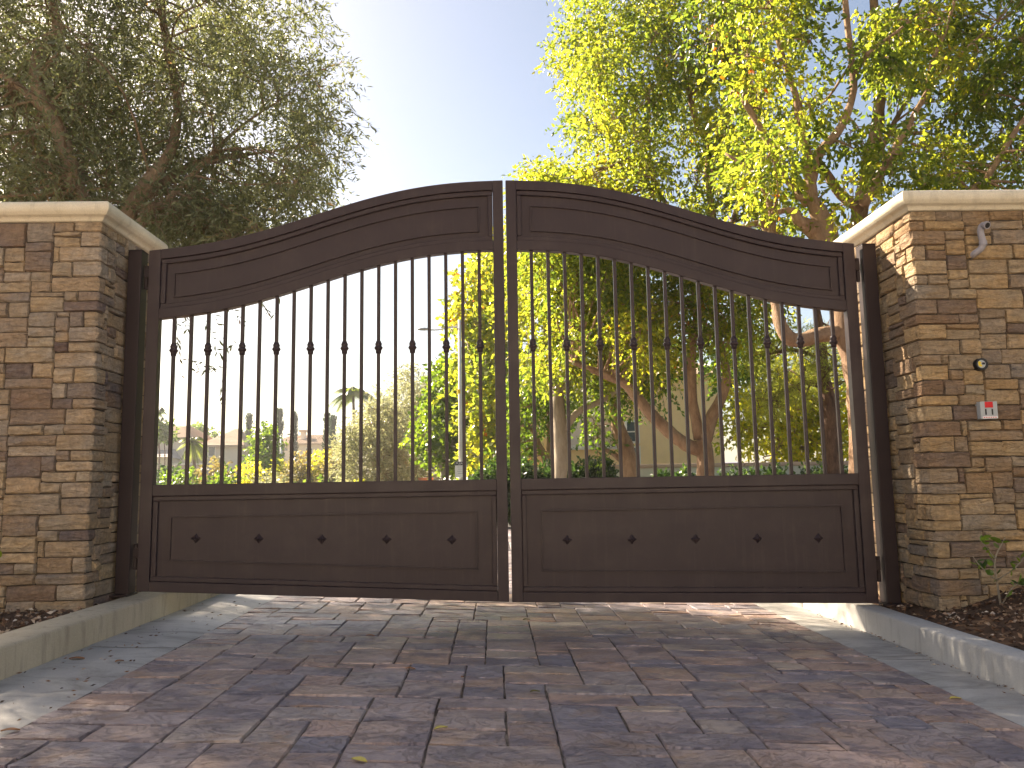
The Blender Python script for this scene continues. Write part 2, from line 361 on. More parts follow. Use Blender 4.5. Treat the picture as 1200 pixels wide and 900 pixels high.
# ---------------------------------------------------------------- leaves
def unit(a): return a/np.maximum(np.linalg.norm(a, axis=1, keepdims=True), 1e-9)
def leaf_object(name, P, D, size, width, m, parent, tint=None, kind=None, simple=False, fold=0.25):
    n = len(P); D = unit(D); A = RNG.normal(size=(n, 3)); N = unit(np.cross(D, A)); Sd = np.cross(D, N)
    L = size*(0.7+0.6*RNG.random(n))[:, None]; w = L*width*0.5
    if simple:
        V = np.stack([P, P+D*L*0.5+Sd*w+N*w*fold, P+D*L, P+D*L*0.5-Sd*w+N*w*fold], 1); nv = 4
        tri = np.array([[0, 1, 2], [0, 2, 3]])
    else:
        V = np.stack([P, P+D*L*0.3+Sd*w+N*w*fold, P+D*L*0.68+Sd*w*0.8+N*w*fold, P+D*L-N*L*0.10, P+D*L*0.68-Sd*w*0.8+N*w*fold, P+D*L*0.3-Sd*w+N*w*fold], 1); nv = 6
        tri = np.array([[0, 1, 2], [0, 2, 3], [0, 3, 4], [0, 4, 5]])
    off = ORG.get(parent.name, Vector((0, 0, 0))) if parent else Vector((0, 0, 0))
    V = V.reshape(-1, 3) - np.array(off)
    T = (np.arange(n)[:, None, None]*nv + tri[None]).reshape(-1, 3)
    me = bpy.data.meshes.new(name); me.vertices.add(len(V)); me.vertices.foreach_set('co', V.astype(np.float32).ravel())
    me.loops.add(T.size); me.loops.foreach_set('vertex_index', T.astype(np.int32).ravel())
    me.polygons.add(len(T)); me.polygons.foreach_set('loop_start', np.arange(0, T.size, 3, dtype=np.int32))
    try: me.polygons.foreach_set('loop_total', np.full(len(T), 3, dtype=np.int32))
    except Exception: pass
    me.update(calc_edges=True)
    if tint is None: tint = RNG.random(n)
    a = me.attributes.new('tint', 'FLOAT', 'FACE'); a.data.foreach_set('value', np.repeat(tint, len(tri)).astype(np.float32))
    me.materials.append(m); o = bpy.data.objects.new(name, me); COL.objects.link(o)
    if parent: o.parent = parent
    ORG[o.name] = off
    if kind: o['kind'] = kind
    return o
def sprigs(C, Rr, nspr, k, length, droop=0.2, spread=0.9, shell=2.2):
    """leaf bases and directions on short twigs inside ellipsoids (C: n x 3 centres, Rr: n radii)"""
    n = len(C); idx = np.repeat(np.arange(n), nspr); m_ = len(idx)
    u = unit(RNG.normal(size=(m_, 3))); rad = RNG.random(m_)**(1/shell)
    O = C[idx] + u*rad[:, None]*Rr[idx][:, None]
    d = unit(u*0.7 + RNG.normal(size=(m_, 3))*0.6 + np.array([0, 0, -droop]))
    tk = (np.arange(k)+0.5)/k
    ts = RNG.random(n)                                    # each clump a little older or younger
    P = O[:, None] + d[:, None]*tk[None, :, None]*length + np.array([0, 0, -1.0])*(tk**2)[None, :, None]*length*droop
    D = d[:, None]*0.8 + RNG.normal(size=(m_, k, 3))*spread*0.7 + np.array([0, 0, -droop])
    tint = np.clip(0.55*RNG.random((m_, k)) + 0.45*ts[idx][:, None], 0, 1)
    return P.reshape(-1, 3), D.reshape(-1, 3), tint.reshape(-1), O, d
def inpoly(x, y, poly):
    r_ = False; j = len(poly)-1
    for i in range(len(poly)):
        xi, yi = poly[i]; xj, yj = poly[j]
        if (yi > y) != (yj > y) and x < (xj-xi)*(y-yi)/(yj-yi)+xi: r_ = not r_
        j = i
    return r_
def region(poly, n, Y0, dY, holes=()):
    xs = [p[0] for p in poly]; ys = [p[1] for p in poly]; out = []; tries = 0
    while len(out) < n and tries < n*80:
        tries += 1
        x = random.uniform(min(xs), max(xs)); y = random.uniform(min(ys), max(ys))
        if not inpoly(x, y, poly) or any((x-hx)**2+(y-hy)**2 < hr*hr for hx, hy, hr in holes): continue
        out.append(at(x, y, Y0 + random.uniform(-dY, dY)))
    return np.array([tuple(p) for p in out])
def tree(name, label, cat, base, limbs, C, rad, nspr, k, sprl, leaf, m, bk, group=None, droop=0.2, width=0.45, simple=False, twig=True, connect=True, sides=8, branch_r=0.02, tintpow=1.0, wob=0.25):
    root = empty(name, base, label, cat, group)
    tr = MB(); nodes = []
    for L in limbs:
        path = smooth_path(L, 4)
        tr.tube([p[:3] for p in path], [max(0.004, p[3]) for p in path], sides, wob=wob)
        nodes += [(p[:3], p[3]) for p in path]
    Rr = rad*(0.7+0.6*RNG.random(len(C)))
    P, D, tint, O, d = sprigs(C, Rr, nspr, k, sprl, droop)
    if connect and nodes:
        NP = np.array([p for p, _ in nodes]); NR = np.array([r_ for _, r_ in nodes])
        for ci, c in enumerate(C):
            below = NP[:, 2] < c[2]+0.3
            dd = np.linalg.norm(NP-c, axis=1) + (~below)*1.5 + (NR < branch_r*0.6)*0.5
            j = int(np.argmin(dd)); a = NP[j]
            if dd[j] > 1.5: continue
            r0 = min(NR[j]*0.6, branch_r)
            md = (a+c)/2 + RNG.normal(size=3)*0.1*np.linalg.norm(c-a); md[2] += 0.06*np.linalg.norm(c-a)
            pth = smooth_path([(*a, r0), (*md, r0*0.7), (*c, r0*0.4)], 3)
            tr.tube([p[:3] for p in pth], [p[3] for p in pth], 5, cap=False)
            if twig:
                sel = RNG.integers(ci*nspr, (ci+1)*nspr, size=min(7, nspr))
                for s_ in sel:
                    e = O[s_]+d[s_]*sprl*0.8; mm = (c+O[s_])/2 + RNG.normal(size=3)*0.03
                    tr.tube([c, mm, O[s_], e], [r0*0.35, r0*0.28, r0*0.2, r0*0.1], 3, cap=False)
    if tr.v: tr.build('trunk', bk, root, smooth=True)
    leaf_object('crown', P, D, leaf, width, m, root, tint**tintpow, simple=simple)
    return root
def px(pts, Y, dy=0.0):
    """limb from photo pixels: (x, y, radius[, extra depth])"""
    out = []
    for p in pts:
        q = at(p[0], p[1], Y + (p[3] if len(p) > 3 else 0)); out.append((q.x, q.y, q.z, p[2]))
    return out

# ================================================================ GROUND
mb = MB(); n = 24; ext = 1500
xs = [-ext, -300, -80, -30, -12, 12, 30, 80, 300, ext]; ys = [-ext, -300, -80, -30, -9, 13, 30, 80, 300, ext]
vs = [(x, y, -0.32) for y in ys for x in xs]; k = len(xs)
mb.add(vs, [(j*k+i, j*k+i+1, (j+1)*k+i+1, (j+1)*k+i) for j in range(len(ys)-1) for i in range(k-1)])
tag(mb.build('terrain', M['terrain']), kind='structure')
mb = MB(); mb.add([(-60, 13.0, -0.2), (60, 13.0, -0.2), (60, 20, -0.2), (-60, 20, -0.2)], [(0, 1, 2, 3)])
tag(mb.build('road', M['asphalt']), kind='structure')

# unseen pale concrete street, added behind the camera to bounce sunlight onto the gate
mb = MB(); mb.add([(-40, -7.01, -0.10), (-40, -30, -0.10), (40, -30, -0.10), (40, -7.01, -0.10)], [(0, 1, 2, 3)])
tag(mb.build('street', M['street_bounce']), kind='structure')
def sheet(name, x0, x1, y0, y1, dz, m, nx=6, ny=20, zf=None):
    b_ = MB(); vs = []
    for j in range(ny+1):
        for i in range(nx+1):
            x = x0+(x1-x0)*i/nx; y = y0+(y1-y0)*j/ny; vs.append((x, y, (zf or (lambda a, c_: gz(a)+dz))(x, y)))
    b_.add(vs, [(j*(nx+1)+i, j*(nx+1)+i+1, (j+1)*(nx+1)+i+1, (j+1)*(nx+1)+i) for j in range(ny) for i in range(nx)])
    return b_.build(name, m, smooth=True)
DY0, DY1 = -7.0, 10.6
driveway = tag(sheet('driveway', -1.52, 1.64, DY0, DY1, -0.0062, M['sand']), kind='structure')
# concrete gutters each side of the pavers, cast in lengths with a joint between them
for (x0, x1, lab) in ((-1.905, -1.500, 'l'), (1.623, 1.905, 'r')):
    y = DY0; first = True
    while y < DY1:
        L = 3.1; b_ = MB(); nx, ny = 5, 30; vs = []
        y1 = min(y+L, DY1)
        for j in range(ny+1):
            for i in range(nx+1):
                xx = x0+(x1-x0)*i/nx; yy = y+0.004+(y1-y-0.008)*j/ny
                e = 0.0 if 0 < i < nx and 0 < j < ny else -0.006
                vs.append((xx, yy, gz(xx)+0.002+e+0.003*noise.noise(Vector((xx*5, yy*5, 0)))))
        b_.add(vs, [(j*(nx+1)+i, j*(nx+1)+i+1, (j+1)*(nx+1)+i+1, (j+1)*(nx+1)+i) for j in range(ny) for i in range(nx)])
        tag(b_.build('gutter', M['gutter'], smooth=True), kind='structure'); y += L

# ---- random ashlar filling shared by paving and ledge stone
def ashlar(nc, nr, ws, hs, rnd, corner=None, pairs=None):
    occ = [[False]*nc for _ in range(nr)]; out = []
    def put(c, r, w, h):
        for j in range(r, r+h):
            for i in range(c, c+w): occ[j][i] = True
        out.append((c, r, w, h))
    if corner:                                    # quoins first: one column of stones wrapping the corner
        r = 0; flip = False
        while r < nr:
            h = min(rnd.choice(hs), nr-r)
            if nr-r-h == 1: h += 1
            a = rnd.randint(2, 4) if flip else rnd.randint(4, 7); b_ = rnd.randint(2, 4) if not flip else rnd.randint(2, 5)
            put(corner-a, r, a+b_, h); r += h; flip = not flip
    for r in range(nr):
        c = 0
        while c < nc:
            if occ[r][c]: c += 1; continue
            run = 0
            while c+run < nc and not occ[r][c+run]: run += 1
            w = rnd.choice(ws)
            pr_ = rnd.choice(pairs) if pairs else None
            if pr_: w = pr_[0]
            if run <= w+1 and run <= max(ws)+1: w = run
            elif w > run: w = run
            elif run-w < min(ws): w = max(min(ws), run-min(ws)) if run-min(ws) >= min(ws) else run
            h = pr_[1] if pr_ else rnd.choice(hs)
            while h > 1 and (r+h > nr or any(occ[j][i] for j in range(r, min(nr, r+h)) for i in range(c, c+w))): h -= 1
            if nr-r-h == 1 and not any(occ[r+h][i] for i in range(c, c+w)): h += 1
            put(c, r, w, h); c += w
    return out

# ---- pavers
U = 3.117/41
rp = random.Random(3)
rects = ashlar(41, int((DY1-DY0)/U), [2, 3, 4, 5], [2, 3, 4], rp, pairs=[(3, 3), (3, 3), (3, 4), (4, 3), (2, 2), (3, 2), (4, 2), (3, 1), (4, 2), (5, 2), (3, 2), (2, 1)])
def paver_geo(b_, x0, x1, y0, y1, sc=1.0):
    g, bv = 0.0018, 0.0042; gy = 0.0056; ox = rp.uniform(0, 50); dz = rp.uniform(-0.001, 0.0015)
    us = [x0+g, x0+g+bv, (x0*0.6+x1*0.4), x1-g-bv, x1-g]; vs_ = [y0+gy, y0+gy+bv, (y0+y1)/2+rp.uniform(-.02, .02), y1-gy-bv, y1-gy]; vs = []
    for j, y in enumerate(vs_):
        for i, x in enumerate(us):
            rim = i in (0, 4) or j in (0, 4)
            jx = rp.uniform(-.003, .003); jy = rp.uniform(-.0035, .0035)
            z = gz(x) + (-0.0085 if rim else dz + rp.uniform(-.0012, .0012) + 0.006*noise.noise(Vector((x*6+ox, y*6, 1))))
            vs.append((x+jx, y+jy, z))
    b_.add(vs, [(j*5+i, j*5+i+1, (j+1)*5+i+1, (j+1)*5+i) for j in range(4) for i in range(4)])
def visible(p, mx=20):
    d = Vector(p)-CP; z = d.dot(fw)
    if z < 0.2: return False
    X = 600+F_PX*d.dot(rt)/z; Y_ = 450-F_PX*d.dot(up)/z
    return -mx < X < 1200+mx and -mx < Y_ < 900+mx
tmp = []
for (c, r_, w, h) in rects:
    x0 = -1.497+c*U; y0 = DY0+r_*U; x1 = x0+w*U; y1 = y0+h*U
    vis = any(visible((x, y, gz(x)), 0) for x in (x0, x1) for y in (y0, y1)) and y0 < 1.0
    tmp.append((0 if vis else 1, (y0+4.6), (x0, x1, y0, y1)))
tmp.sort(); near = tmp[:292]; rest = tmp[292:]
for _, _, q in near:
    b_ = MB(); paver_geo(b_, *q); b_.build('paver', M['paver'], driveway)
b_ = MB()
for _, _, q in rest: paver_geo(b_, *q)
tag(b_.build('paver_field', M['paver'], driveway, smooth=True), kind='stuff')

# ---- kerbs
def kerb(xf, xb, ztop, m, name='kerb'):
    s = 1 if xb > xf else -1; y = DY0
    zb = -0.3
    while y < DY1:
        L = 2.6; y1 = min(y+L, DY1); b_ = MB(); N = 22
        prof = [(xf, zb), (xf, ztop-0.014), (xf+s*0.002, ztop-0.007), (xf+s*0.006, ztop-0.002), (xf+s*0.013, ztop), (xf+s*0.05, ztop+.0005), (xb-s*0.012, ztop+0.001), (xb, ztop-0.008), (xb, zb)]
        vs = []
        for j in range(N+1):
            yy = y+0.003+(y1-y-0.006)*j/N
            for i, (a, z) in enumerate(prof):
                q = noise.noise(Vector((a*8, yy*5, z*9)))*0.0018; vs.append((a+q, yy, z+q*0.8))
        K = len(prof)
        fs = [(j*K+i, j*K+i+1, (j+1)*K+i+1, (j+1)*K+i) if s < 0 else (j*K+i, (j+1)*K+i, (j+1)*K+i+1, j*K+i+1) for j in range(N) for i in range(K-1)]
        fs += [tuple(range(K)), tuple(range(N*K, (N+1)*K))[::-1]]
        b_.add(vs, fs); tag(b_.build(name, m, smooth=True, recalc=True), kind='structure'); y += L
kerb(-1.895, -2.075, 0.163, M['kerb_l']); kerb(1.900, 2.025, 0.034, M['kerb_r'])

# ---- planting beds
def bedz_l(x, y): return 0.135 + 0.03*noise.noise(Vector((x*2, y*2, 0))) + 0.012*noise.noise(Vector((x*12, y*12, 3)))
def bedz_r(x, y):
    return 0.018 + 0.11*min(1, max(0, (x-2.03)/0.40)) + 0.06*min(1, max(0, (x-2.4)/0.3))*min(1, max(0, (y+1.4)/0.8)) + 0.03*noise.noise(Vector((x*2, y*2, 0)))*min(1, (x-2.0)*3) + 0.012*noise.noise(Vector((x*12, y*12, 3)))
tag(sheet('planting_bed', -14, -2.06, DY0, 12.5, 0, M['soil'], 60, 110, bedz_l), kind='structure')
tag(sheet('planting_bed', 2.015, 14, DY0, 12.5, 0, M['soil'], 90, 110, bedz_r), kind='structure')
for (xa, xb, ya, yb, zf, cnt) in ((-3.2, -2.08, -2.2, 0.6, bedz_l, 3500), (2.04, 3.2, -2.4, 0.6, bedz_r, 6500)):
    P = np.empty((cnt, 3)); P[:, 0] = RNG.uniform(xa, xb, cnt); P[:, 1] = RNG.uniform(ya, yb, cnt)
    P[:, 2] = [zf(x, y)+random.uniform(0.0, 0.012) for x, y in P[:, :2]]
    D = RNG.normal(size=(cnt, 3)); D[:, 2] *= 0.25
    leaf_object('mulch', P, D, 0.027, 0.5, M['chips'], None, RNG.random(cnt)**1.05, 'stuff', simple=True, fold=0.8)

# ================================================================ STONE PILLARS
def pillar(s, xc, yf, yb, wid, z0, z1, stone, label, seed, coptop):
    """s=+1: gate face looks to +X (left pillar); s=-1 the right one"""
    rnd = random.Random(seed)
    root = empty('stone_pillar', (xc-s*wid/2, (yf+yb)/2, z0), label, 'pillar', 'stone pillars either side of the gate')
    uw, uh = 0.036, 0.0268; nf = round(wid/uw); ns = round((yb-yf)/uw); nr = round((z1-z0)/uh); uh = (z1-z0)/nr
    uwf = wid/nf; uws = (yb-yf)/ns
    core = MB(); e = 0.0098
    xa, xb = sorted((xc-s*e, xc-s*(wid))); core.box(xa, xb, yf+e, yb, z0-0.1, z1)
    core.build('mortar_core', M['mortar'], root)
    rects = ashlar(nf+ns, nr, [3, 4, 5, 6, 7, 8, 9], [2, 2, 3, 3, 3], rnd, corner=nf,
                    pairs=[(5, 2), (6, 2), (7, 2), (4, 2), (5, 3), (6, 3), (7, 3), (8, 3), (9, 3), (5, 3), (6, 3), (7, 4), (8, 2), (3, 2)])
    geo = []
    for (c, r_, w, h) in rects:
        b_ = MB(); g, bv, rc = 0.0013, 0.0046, 0.0120; p = rnd.choice([0.0, 0.002, 0.004, 0.007, 0.010]) + rnd.uniform(-.002, .002)
        za, zb = z0+r_*uh, z0+(r_+h)*uh
        def pt(u, d):                               # u from outer front edge; d outwards
            if u <= nf: return (xc-s*(nf-u)*uwf, yf-d)
            return (xc+s*d, yf+(u-nf)*uws)
        def q(u0, du):                              # move du metres along the unwrapped wall
            return u0 + du/(uwf if u0 <= nf else uws)
        u0, u1 = c, c+w; tilt = rnd.uniform(-.004, .004)
        if u0 < nf < u1:
            full = [pt(q(u0, g), -rc), pt(q(u0, g+bv), p), (xc+s*(p-0.010), yf-p), (xc+s*p, yf-p+0.010), pt(q(u1, -g-bv), p), pt(q(u1, -g), -rc)]
            rec = [pt(q(u0, g), -rc), pt(q(u0, g+bv), -rc), (xc-s*rc, yf+rc), (xc-s*rc, yf+rc), pt(q(u1, -g-bv), -rc), pt(q(u1, -g), -rc)]
            lip = [pt(q(u0, g), -rc), pt(q(u0, g+bv), p-0.003), (xc+s*(p-0.013), yf-p+0.003), (xc+s*(p-0.003), yf-p+0.013), pt(q(u1, -g-bv), p-0.003), pt(q(u1, -g), -rc)]
        else:
            um = u0+w*rnd.uniform(0.35, 0.65)
            ua = u1-1e-6 if u1 <= nf else u1
            A = (q(u0+1e-6, g), q(u0+1e-6, g+bv), um, q(ua, -g-bv), q(ua, -g))
            full = [pt(A[0], -rc), pt(A[1], p), pt(A[2], p), pt(A[3], p), pt(A[4], -rc)]
            lip = full; rec = [pt(a, -rc) for a in A]
        K = len(full); vs = []
        n_lv = 5
        zz = [za+g, za+g+bv, (za+zb)/2+rnd.uniform(-.006, .006), zb-g-bv, zb-g]
        for li, z in enumerate(zz):
            line = rec if li in (0, 4) else full
            for i, (x, y) in enumerate(line):
                if 0 < li < 4 and 0 < i < K-1:
                    jn = rnd.uniform(-.006, .007) if li == 2 else rnd.uniform(-.005, .002)
                    front = (i <= 2) if K == 6 else (u1 <= nf)
                    if front: y -= jn
                    else: x += s*jn
                dz = rnd.uniform(-.0038, .0038) if K == 5 else (0 if i in (0, K-1) else rnd.uniform(-.003, .003))
                vs.append((x, y, z + dz + tilt*(i/(K-1)-0.5)))
        f = []
        for j in range(n_lv-1):
            for i in range(K-1):
                a = j*K+i; qd = (a, a+1, a+1+K, a+K); f.append(qd if s > 0 else qd[::-1])
        b_.add(vs, f); geo.append(b_)
    geo_sorted = geo[:298]
    for b_ in geo_sorted: b_.build('stone', stone, root)
    if len(geo) > 298:
        r2 = MB()
        for b_ in geo[298:]: r2.add(b_.v, b_.f)
        tag(r2.build('small_stones', stone, root, smooth=True), kind='stuff')
    # moulded cast stone cap: profile swept round the four sides, mitred
    prof = [(-0.02, 0.0), (0.010, 0.0), (0.014, 0.004), (0.018, 0.012), (0.026, 0.020), (0.038, 0.025), (0.048, 0.028), (0.050, 0.032), (0.056, 0.036), (0.063, 0.046), (0.066, 0.060), (0.065, 0.074), (0.060, 0.086), (0.050, 0.095), (0.036, 0.100), (0.0, 0.102)]
    xo, xi = sorted((xc-s*wid, xc)); cb = MB(); H = coptop-z1
    corners = [((xo, yf), (-1, -1)), ((xi, yf), (1, -1)), ((xi, yb), (1, 1)), ((xo, yb), (-1, 1))]
    for a in range(4):
        (p0, d0), (p1, d1) = corners[a], corners[(a+1) % 4]; vs = []
        SEG = 14
        for k_ in range(SEG+1):
            tt = k_/SEG
            for (o_, z) in prof:
                x = (p0[0]+d0[0]*o_)*(1-tt)+(p1[0]+d1[0]*o_)*tt; y = (p0[1]+d0[1]*o_)*(1-tt)+(p1[1]+d1[1]*o_)*tt
                wv = 0.0012*noise.noise(Vector((x*5, y*5, z*20)))
                vs.append((x+wv, y+wv, z1+z/0.102*H+wv))
        K = len(prof); cb.add(vs, [(k_*K+i, (k_+1)*K+i, (k_+1)*K+i+1, k_*K+i+1) for k_ in range(SEG) for i in range(K-1)])
    cb.add([(xo, yf, coptop), (xi, yf, coptop), (xi, yb, coptop), (xo, yb, coptop)], [(0, 1, 2, 3)])
    cb.build('coping', M['coping'], root, smooth=True)
    return root
PL = pillar(1, -2.148, -0.325, 0.33, 0.82, 0.10, 2.148, M['stone_l'], 'stacked ledge stone pillar left of the gate, with purple grey stones among the tan', 11, 2.25)
PR = pillar(-1, 2.158, -0.400, 0.42, 0.86, -0.03, 2.140, M['stone_r'], 'golden brown ledge stone pillar right of the gate, carrying a keyswitch and small box', 23, 2.243)

# ================================================================ GATE
TOP = [(-2.03, 2.074), (-2.0, 2.079), (-1.909, 2.089), (-1.788, 2.101), (-1.668, 2.119), (-1.547, 2.146), (-1.427, 2.176), (-1.306, 2.208), (-1.184, 2.245), (-1.063, 2.285), (-0.941, 2.326), (-0.779, 2.373), (-0.612, 2.413), (-0.449, 2.443), (-0.286, 2.461), (-0.152, 2.470), (0.0, 2.474)]
tx = np.array([p[0] for p in TOP]); tz = np.array([p[1] for p in TOP])
pf = np.polyfit(tx, tz, 7)
def T(x): return float(np.polyval(pf, -abs(x)))
def Op(x): return T(x) - (0.400 + 0.013*(1-abs(x)/2.0))
def leaf(s, bot_out, bot_in, label):
    XO, XI = 2.018, 0.008        # outer and inner edge, distance from the centre line
    B = lambda x: bot_in + (bot_out-bot_in)*(abs(x)-XI)/(XO-XI)
    root = empty('gate_leaf', (s*XO, 0, B(XO)), label, 'gate leaf', 'leaves of the double driveway gate')
    Y0, Y1 = -0.027, 0.027; ST, SI = 0.066, 0.060
    P_ = M['paint']; MR, MT = 0.694, 0.756
    def X(a, b_, n=2): return [s*(a+(b_-a)*i/(n-1)) for i in range(n)]
    def fin(mb_, name, m_=None, bv=0.0028): return mb_.build(name, m_ or P_, root, bevel=bv, recalc=True)
    fin(MB().arch(X(XO-ST, XO, 3), B, T, Y0, Y1), 'stile'); fin(MB().arch(X(XI, XI+SI, 3), B, T, Y0, Y1), 'stile')
    a0, a1 = XI+SI, XO-ST                      # clear width between stiles
    fin(MB().arch(X(a0, a1, 44), lambda x: T(x)-0.056, T, Y0+.001, Y1-.001), 'top_rail')
    fin(MB().arch(X(a0, a1, 44), Op, lambda x: Op(x)+0.058, Y0+.001, Y1-.001), 'arch_rail')
    fin(MB().arch(X(a0, a1), lambda x: MR, lambda x: MT, Y0+.001, Y1-.001), 'middle_rail')
    fin(MB().arch(X(a0, a1), B, lambda x: B(x)+0.054, Y0+.001, Y1-.001), 'bottom_rail')
    def ring(mb_, xa, xb, lo, hi, w, y0, y1, n):
        mb_.arch(X(xa, xb, n), lambda x: hi(x)-w, hi, y0, y1); mb_.arch(X(xa, xb, n), lo, lambda x: lo(x)+w, y0, y1)
        mb_.arch(X(xa, xa+w, 3), lambda x: lo(x)+w+.0004, lambda x: hi(x)-w-.0004, y0+.0006, y1); mb_.arch(X(xb-w, xb, 3), lambda x: lo(x)+w+.0004, lambda x: hi(x)-w-.0004, y0+.0006, y1)
        return mb_
    hiU = lambda x: T(x)-0.0565; loU = lambda x: Op(x)+0.0585
    fin(MB().arch(X(a0+.001, a1-.001, 44), lambda x: loU(x)-.01, lambda x: hiU(x)+.01, 0.003, 0.009), 'upper_panel', bv=0)
    mm = MB(); ring(mm, a0+.001, a1-.001, loU, hiU, 0.027, -0.0150, 0.0125, 44); fin(mm, 'moulding', bv=0.004)
    mm = MB(); ring(mm, a0+0.078, a1-0.068, lambda x: Op(x)+0.116, lambda x: T(x)-0.139, 0.009, -0.0085, 0.003, 44); fin(mm, 'bead', bv=0.0015)
    hiL = lambda x: MR-.0005; loL = lambda x: B(x)+0.0545
    fin(MB().arch(X(a0+.001, a1-.001), lambda x: loL(x)-.01, lambda x: MR+.01, 0.003, 0.009), 'lower_panel', bv=0)
    mm = MB(); ring(mm, a0+.001, a1-.001, loL, hiL, 0.027, -0.0150, 0.0125, 2); fin(mm, 'moulding', bv=0.004)
    mm = MB(); ring(mm, a0+0.108, a1-0.092, lambda x: B(x)+0.162, lambda x: 0.583, 0.009, -0.0085, 0.003, 2); fin(mm, 'bead', bv=0.0015)
    for i_ in range(7):
        for (zf_, nm_) in ((lambda q_: B(q_)+0.0545+0.027, 0), (lambda q_: MR-0.0275, 1)):
            q_ = a0+0.12+(a1-a0-0.24)*(i_+0.5*nm_)/7 + random.uniform(-.03, .03); zc_ = zf_(q_)
            wd = MB(); wd.lathe(0, 0, [(-.011, .0012), (-.006, .0030), (.006, .0030), (.011, .0012)], 6)
            wd.v = [(s*q_ + z_, -0.0147 + x_, zc_ + y_) for x_, y_, z_ in wd.v]; wd.build('weld_bead', P_, root, smooth=True)
    # pickets and their collars, one mesh of each shared by both leaves
    for i in range(19):
        x = s*(1.872 - i*(1.872-0.150)/18); zt = Op(x)+0.004
        pk = MB().box(x-0.0095, x+0.0095, -0.0095, 0.0095, MT-0.004, zt).build('picket', P_, root, bevel=0.002)
        if i % 2 == 0:
            z = 1.508
            pr = [(z-.036, .0115), (z-.034, .0155), (z-.020, .0165), (z-.014, .0175), (z-.012, .0215), (z-.006, .0240), (z, .0236), (z+.005, .0185), (z+.008, .0175), (z+.013, .0190), (z+.019, .0198), (z+.024, .0175), (z+.030, .0150), (z+.036, .0125)]
            MB().lathe(x, 0, pr, 14).build('collar', P_, pk, smooth=True)
    for sx in (1.717, 1.375, 1.031, 0.676, 0.318):
        z = (0.583+B(sx)+0.162)/2 + 0.003; r_ = 0.028; x = s*sx
        st = MB(); k_ = []
        for q in range(16):
            a = math.pi/2*0 + 2*math.pi*q/16; rr = r_*(1.0 if q % 4 == 0 else (0.60 if q % 4 == 2 else 0.74)); k_.append((x+rr*math.cos(a), 0.0022, z+rr*math.sin(a)))
        st.add(k_ + [(x+(p_[0]-x)*0.42, -0.011, z+(p_[2]-z)*0.42) for p_ in k_] + [(x, -0.026, z)], [(q, (q+1) % 16, 16+(q+1) % 16, 16+q) for q in range(16)] + [(16+q, 16+(q+1) % 16, 32) for q in range(16)])
        st.build('stud', P_, root)
    for zc in ((T(XO)-0.16), (B(XO)+0.175)):
        hb = MB(); xa, xb = sorted((s*(XO+0.0005), s*(XO+0.026))); hb.box(xa, xb, -0.022, 0.014, zc+0.004, zc+0.055)
        hb.lathe(s*(XO+0.019), -0.004, [(zc-0.062, .008), (zc-0.060, .012), (zc-0.001, .012), (zc+0.0, .009), (zc+0.003, .009), (zc+0.003, .0125), (zc+0.075, .0125), (zc+0.077, .008)], 12)
        hb.build('hinge', M['post'], root, bevel=0.001)
    return root
leaf(-1, 0.186, 0.092, 'left leaf of the brown steel driveway gate, its picket openings showing sky and far houses')
leaf(1, 0.046, 0.090, 'right leaf of the brown steel driveway gate, in front of the yellow house')
def gate_post(s, xa, xb, z0, z1, label):
    r_ = empty('gate_post', (s*(xa+xb)/2, 0, z0), label, 'gate post', 'square steel posts carrying the gate leaves')
    x0, x1 = sorted((s*xa, s*xb)); MB().box(x0, x1, -0.043, 0.043, z0+0.010, z1).build('shaft', M['post'], r_, bevel=0.005)
    MB().box(x0-.022, x1+.004, -0.065, 0.065, z0-0.002, z0+0.0098).build('base_plate', M['post'], r_, bevel=0.002)
    MB().box(x0-.001, x1+.001, -0.044, 0.044, z1-0.001, z1+0.005).build('cap', M['post'], r_, bevel=0.002)
    return r_
gate_post(-1, 2.052, 2.128, 0.164, 2.072, 'dark square steel gate post fixed against the left stone pillar')
gate_post(1, 2.056, 2.136, 0.036, 2.066, 'dark square steel gate post fixed against the right stone pillar')

# ================================================================ FITTINGS ON THE RIGHT PILLAR
YF = -0.415
pp = [at(1137, 301, YF+0.03), at(1142, 297, YF-0.006), at(1149, 292, YF-0.026), at(1152, 285, YF-0.034), at(1150, 277, YF-0.034), at(1149, 270, YF-0.036), at(1151, 264.5, YF-0.044), at(1154, 263.5, YF-0.062), at(1157, 264, YF-0.078)]
cd = empty('conduit_elbow', pp[3], 'bent grey conduit stub sticking out near the top of the right stone pillar', 'conduit')
sp = smooth_path([(*p, 0.0165) for p in pp], 4)
MB().tube([p[:3] for p in sp], [0.0165]*len(sp), 12).build('pipe', M['pvc'], cd, smooth=True)
dirn = (pp[-1]-pp[-2]).normalized()
MB().tube([pp[-1]-dirn*0.014, pp[-1]-dirn*0.006, pp[-1]+dirn*0.0012], [0.0205, 0.0205, 0.020], 12).build('socket', M['pvc'], cd)
MB().tube([pp[-1]+dirn*0.0014, pp[-1]+dirn*0.0022], [0.0145, 0.0145], 12).build('opening', M['black'], cd)
MB().tube([pp[3]+Vector((0, 0, .012)), pp[3]+Vector((0, 0, -.012))], [0.0195, 0.0195], 12).build('coupling', M['pvc'], cd)
kc = at(1149.5, 427, YF)
ks = empty('keyswitch', kc, 'small round black keyswitch with a yellow mark set in the right stone pillar', 'keyswitch')
def disc(c, y0, y1, r0, r1, n=24): return MB().tube([Vector((c.x, y0, c.z)), Vector((c.x, y1, c.z))], [r0, r1], n)
disc(kc, YF+0.03, YF-0.013, 0.034, 0.032).build('housing', M['black'], ks, bevel=0.002)
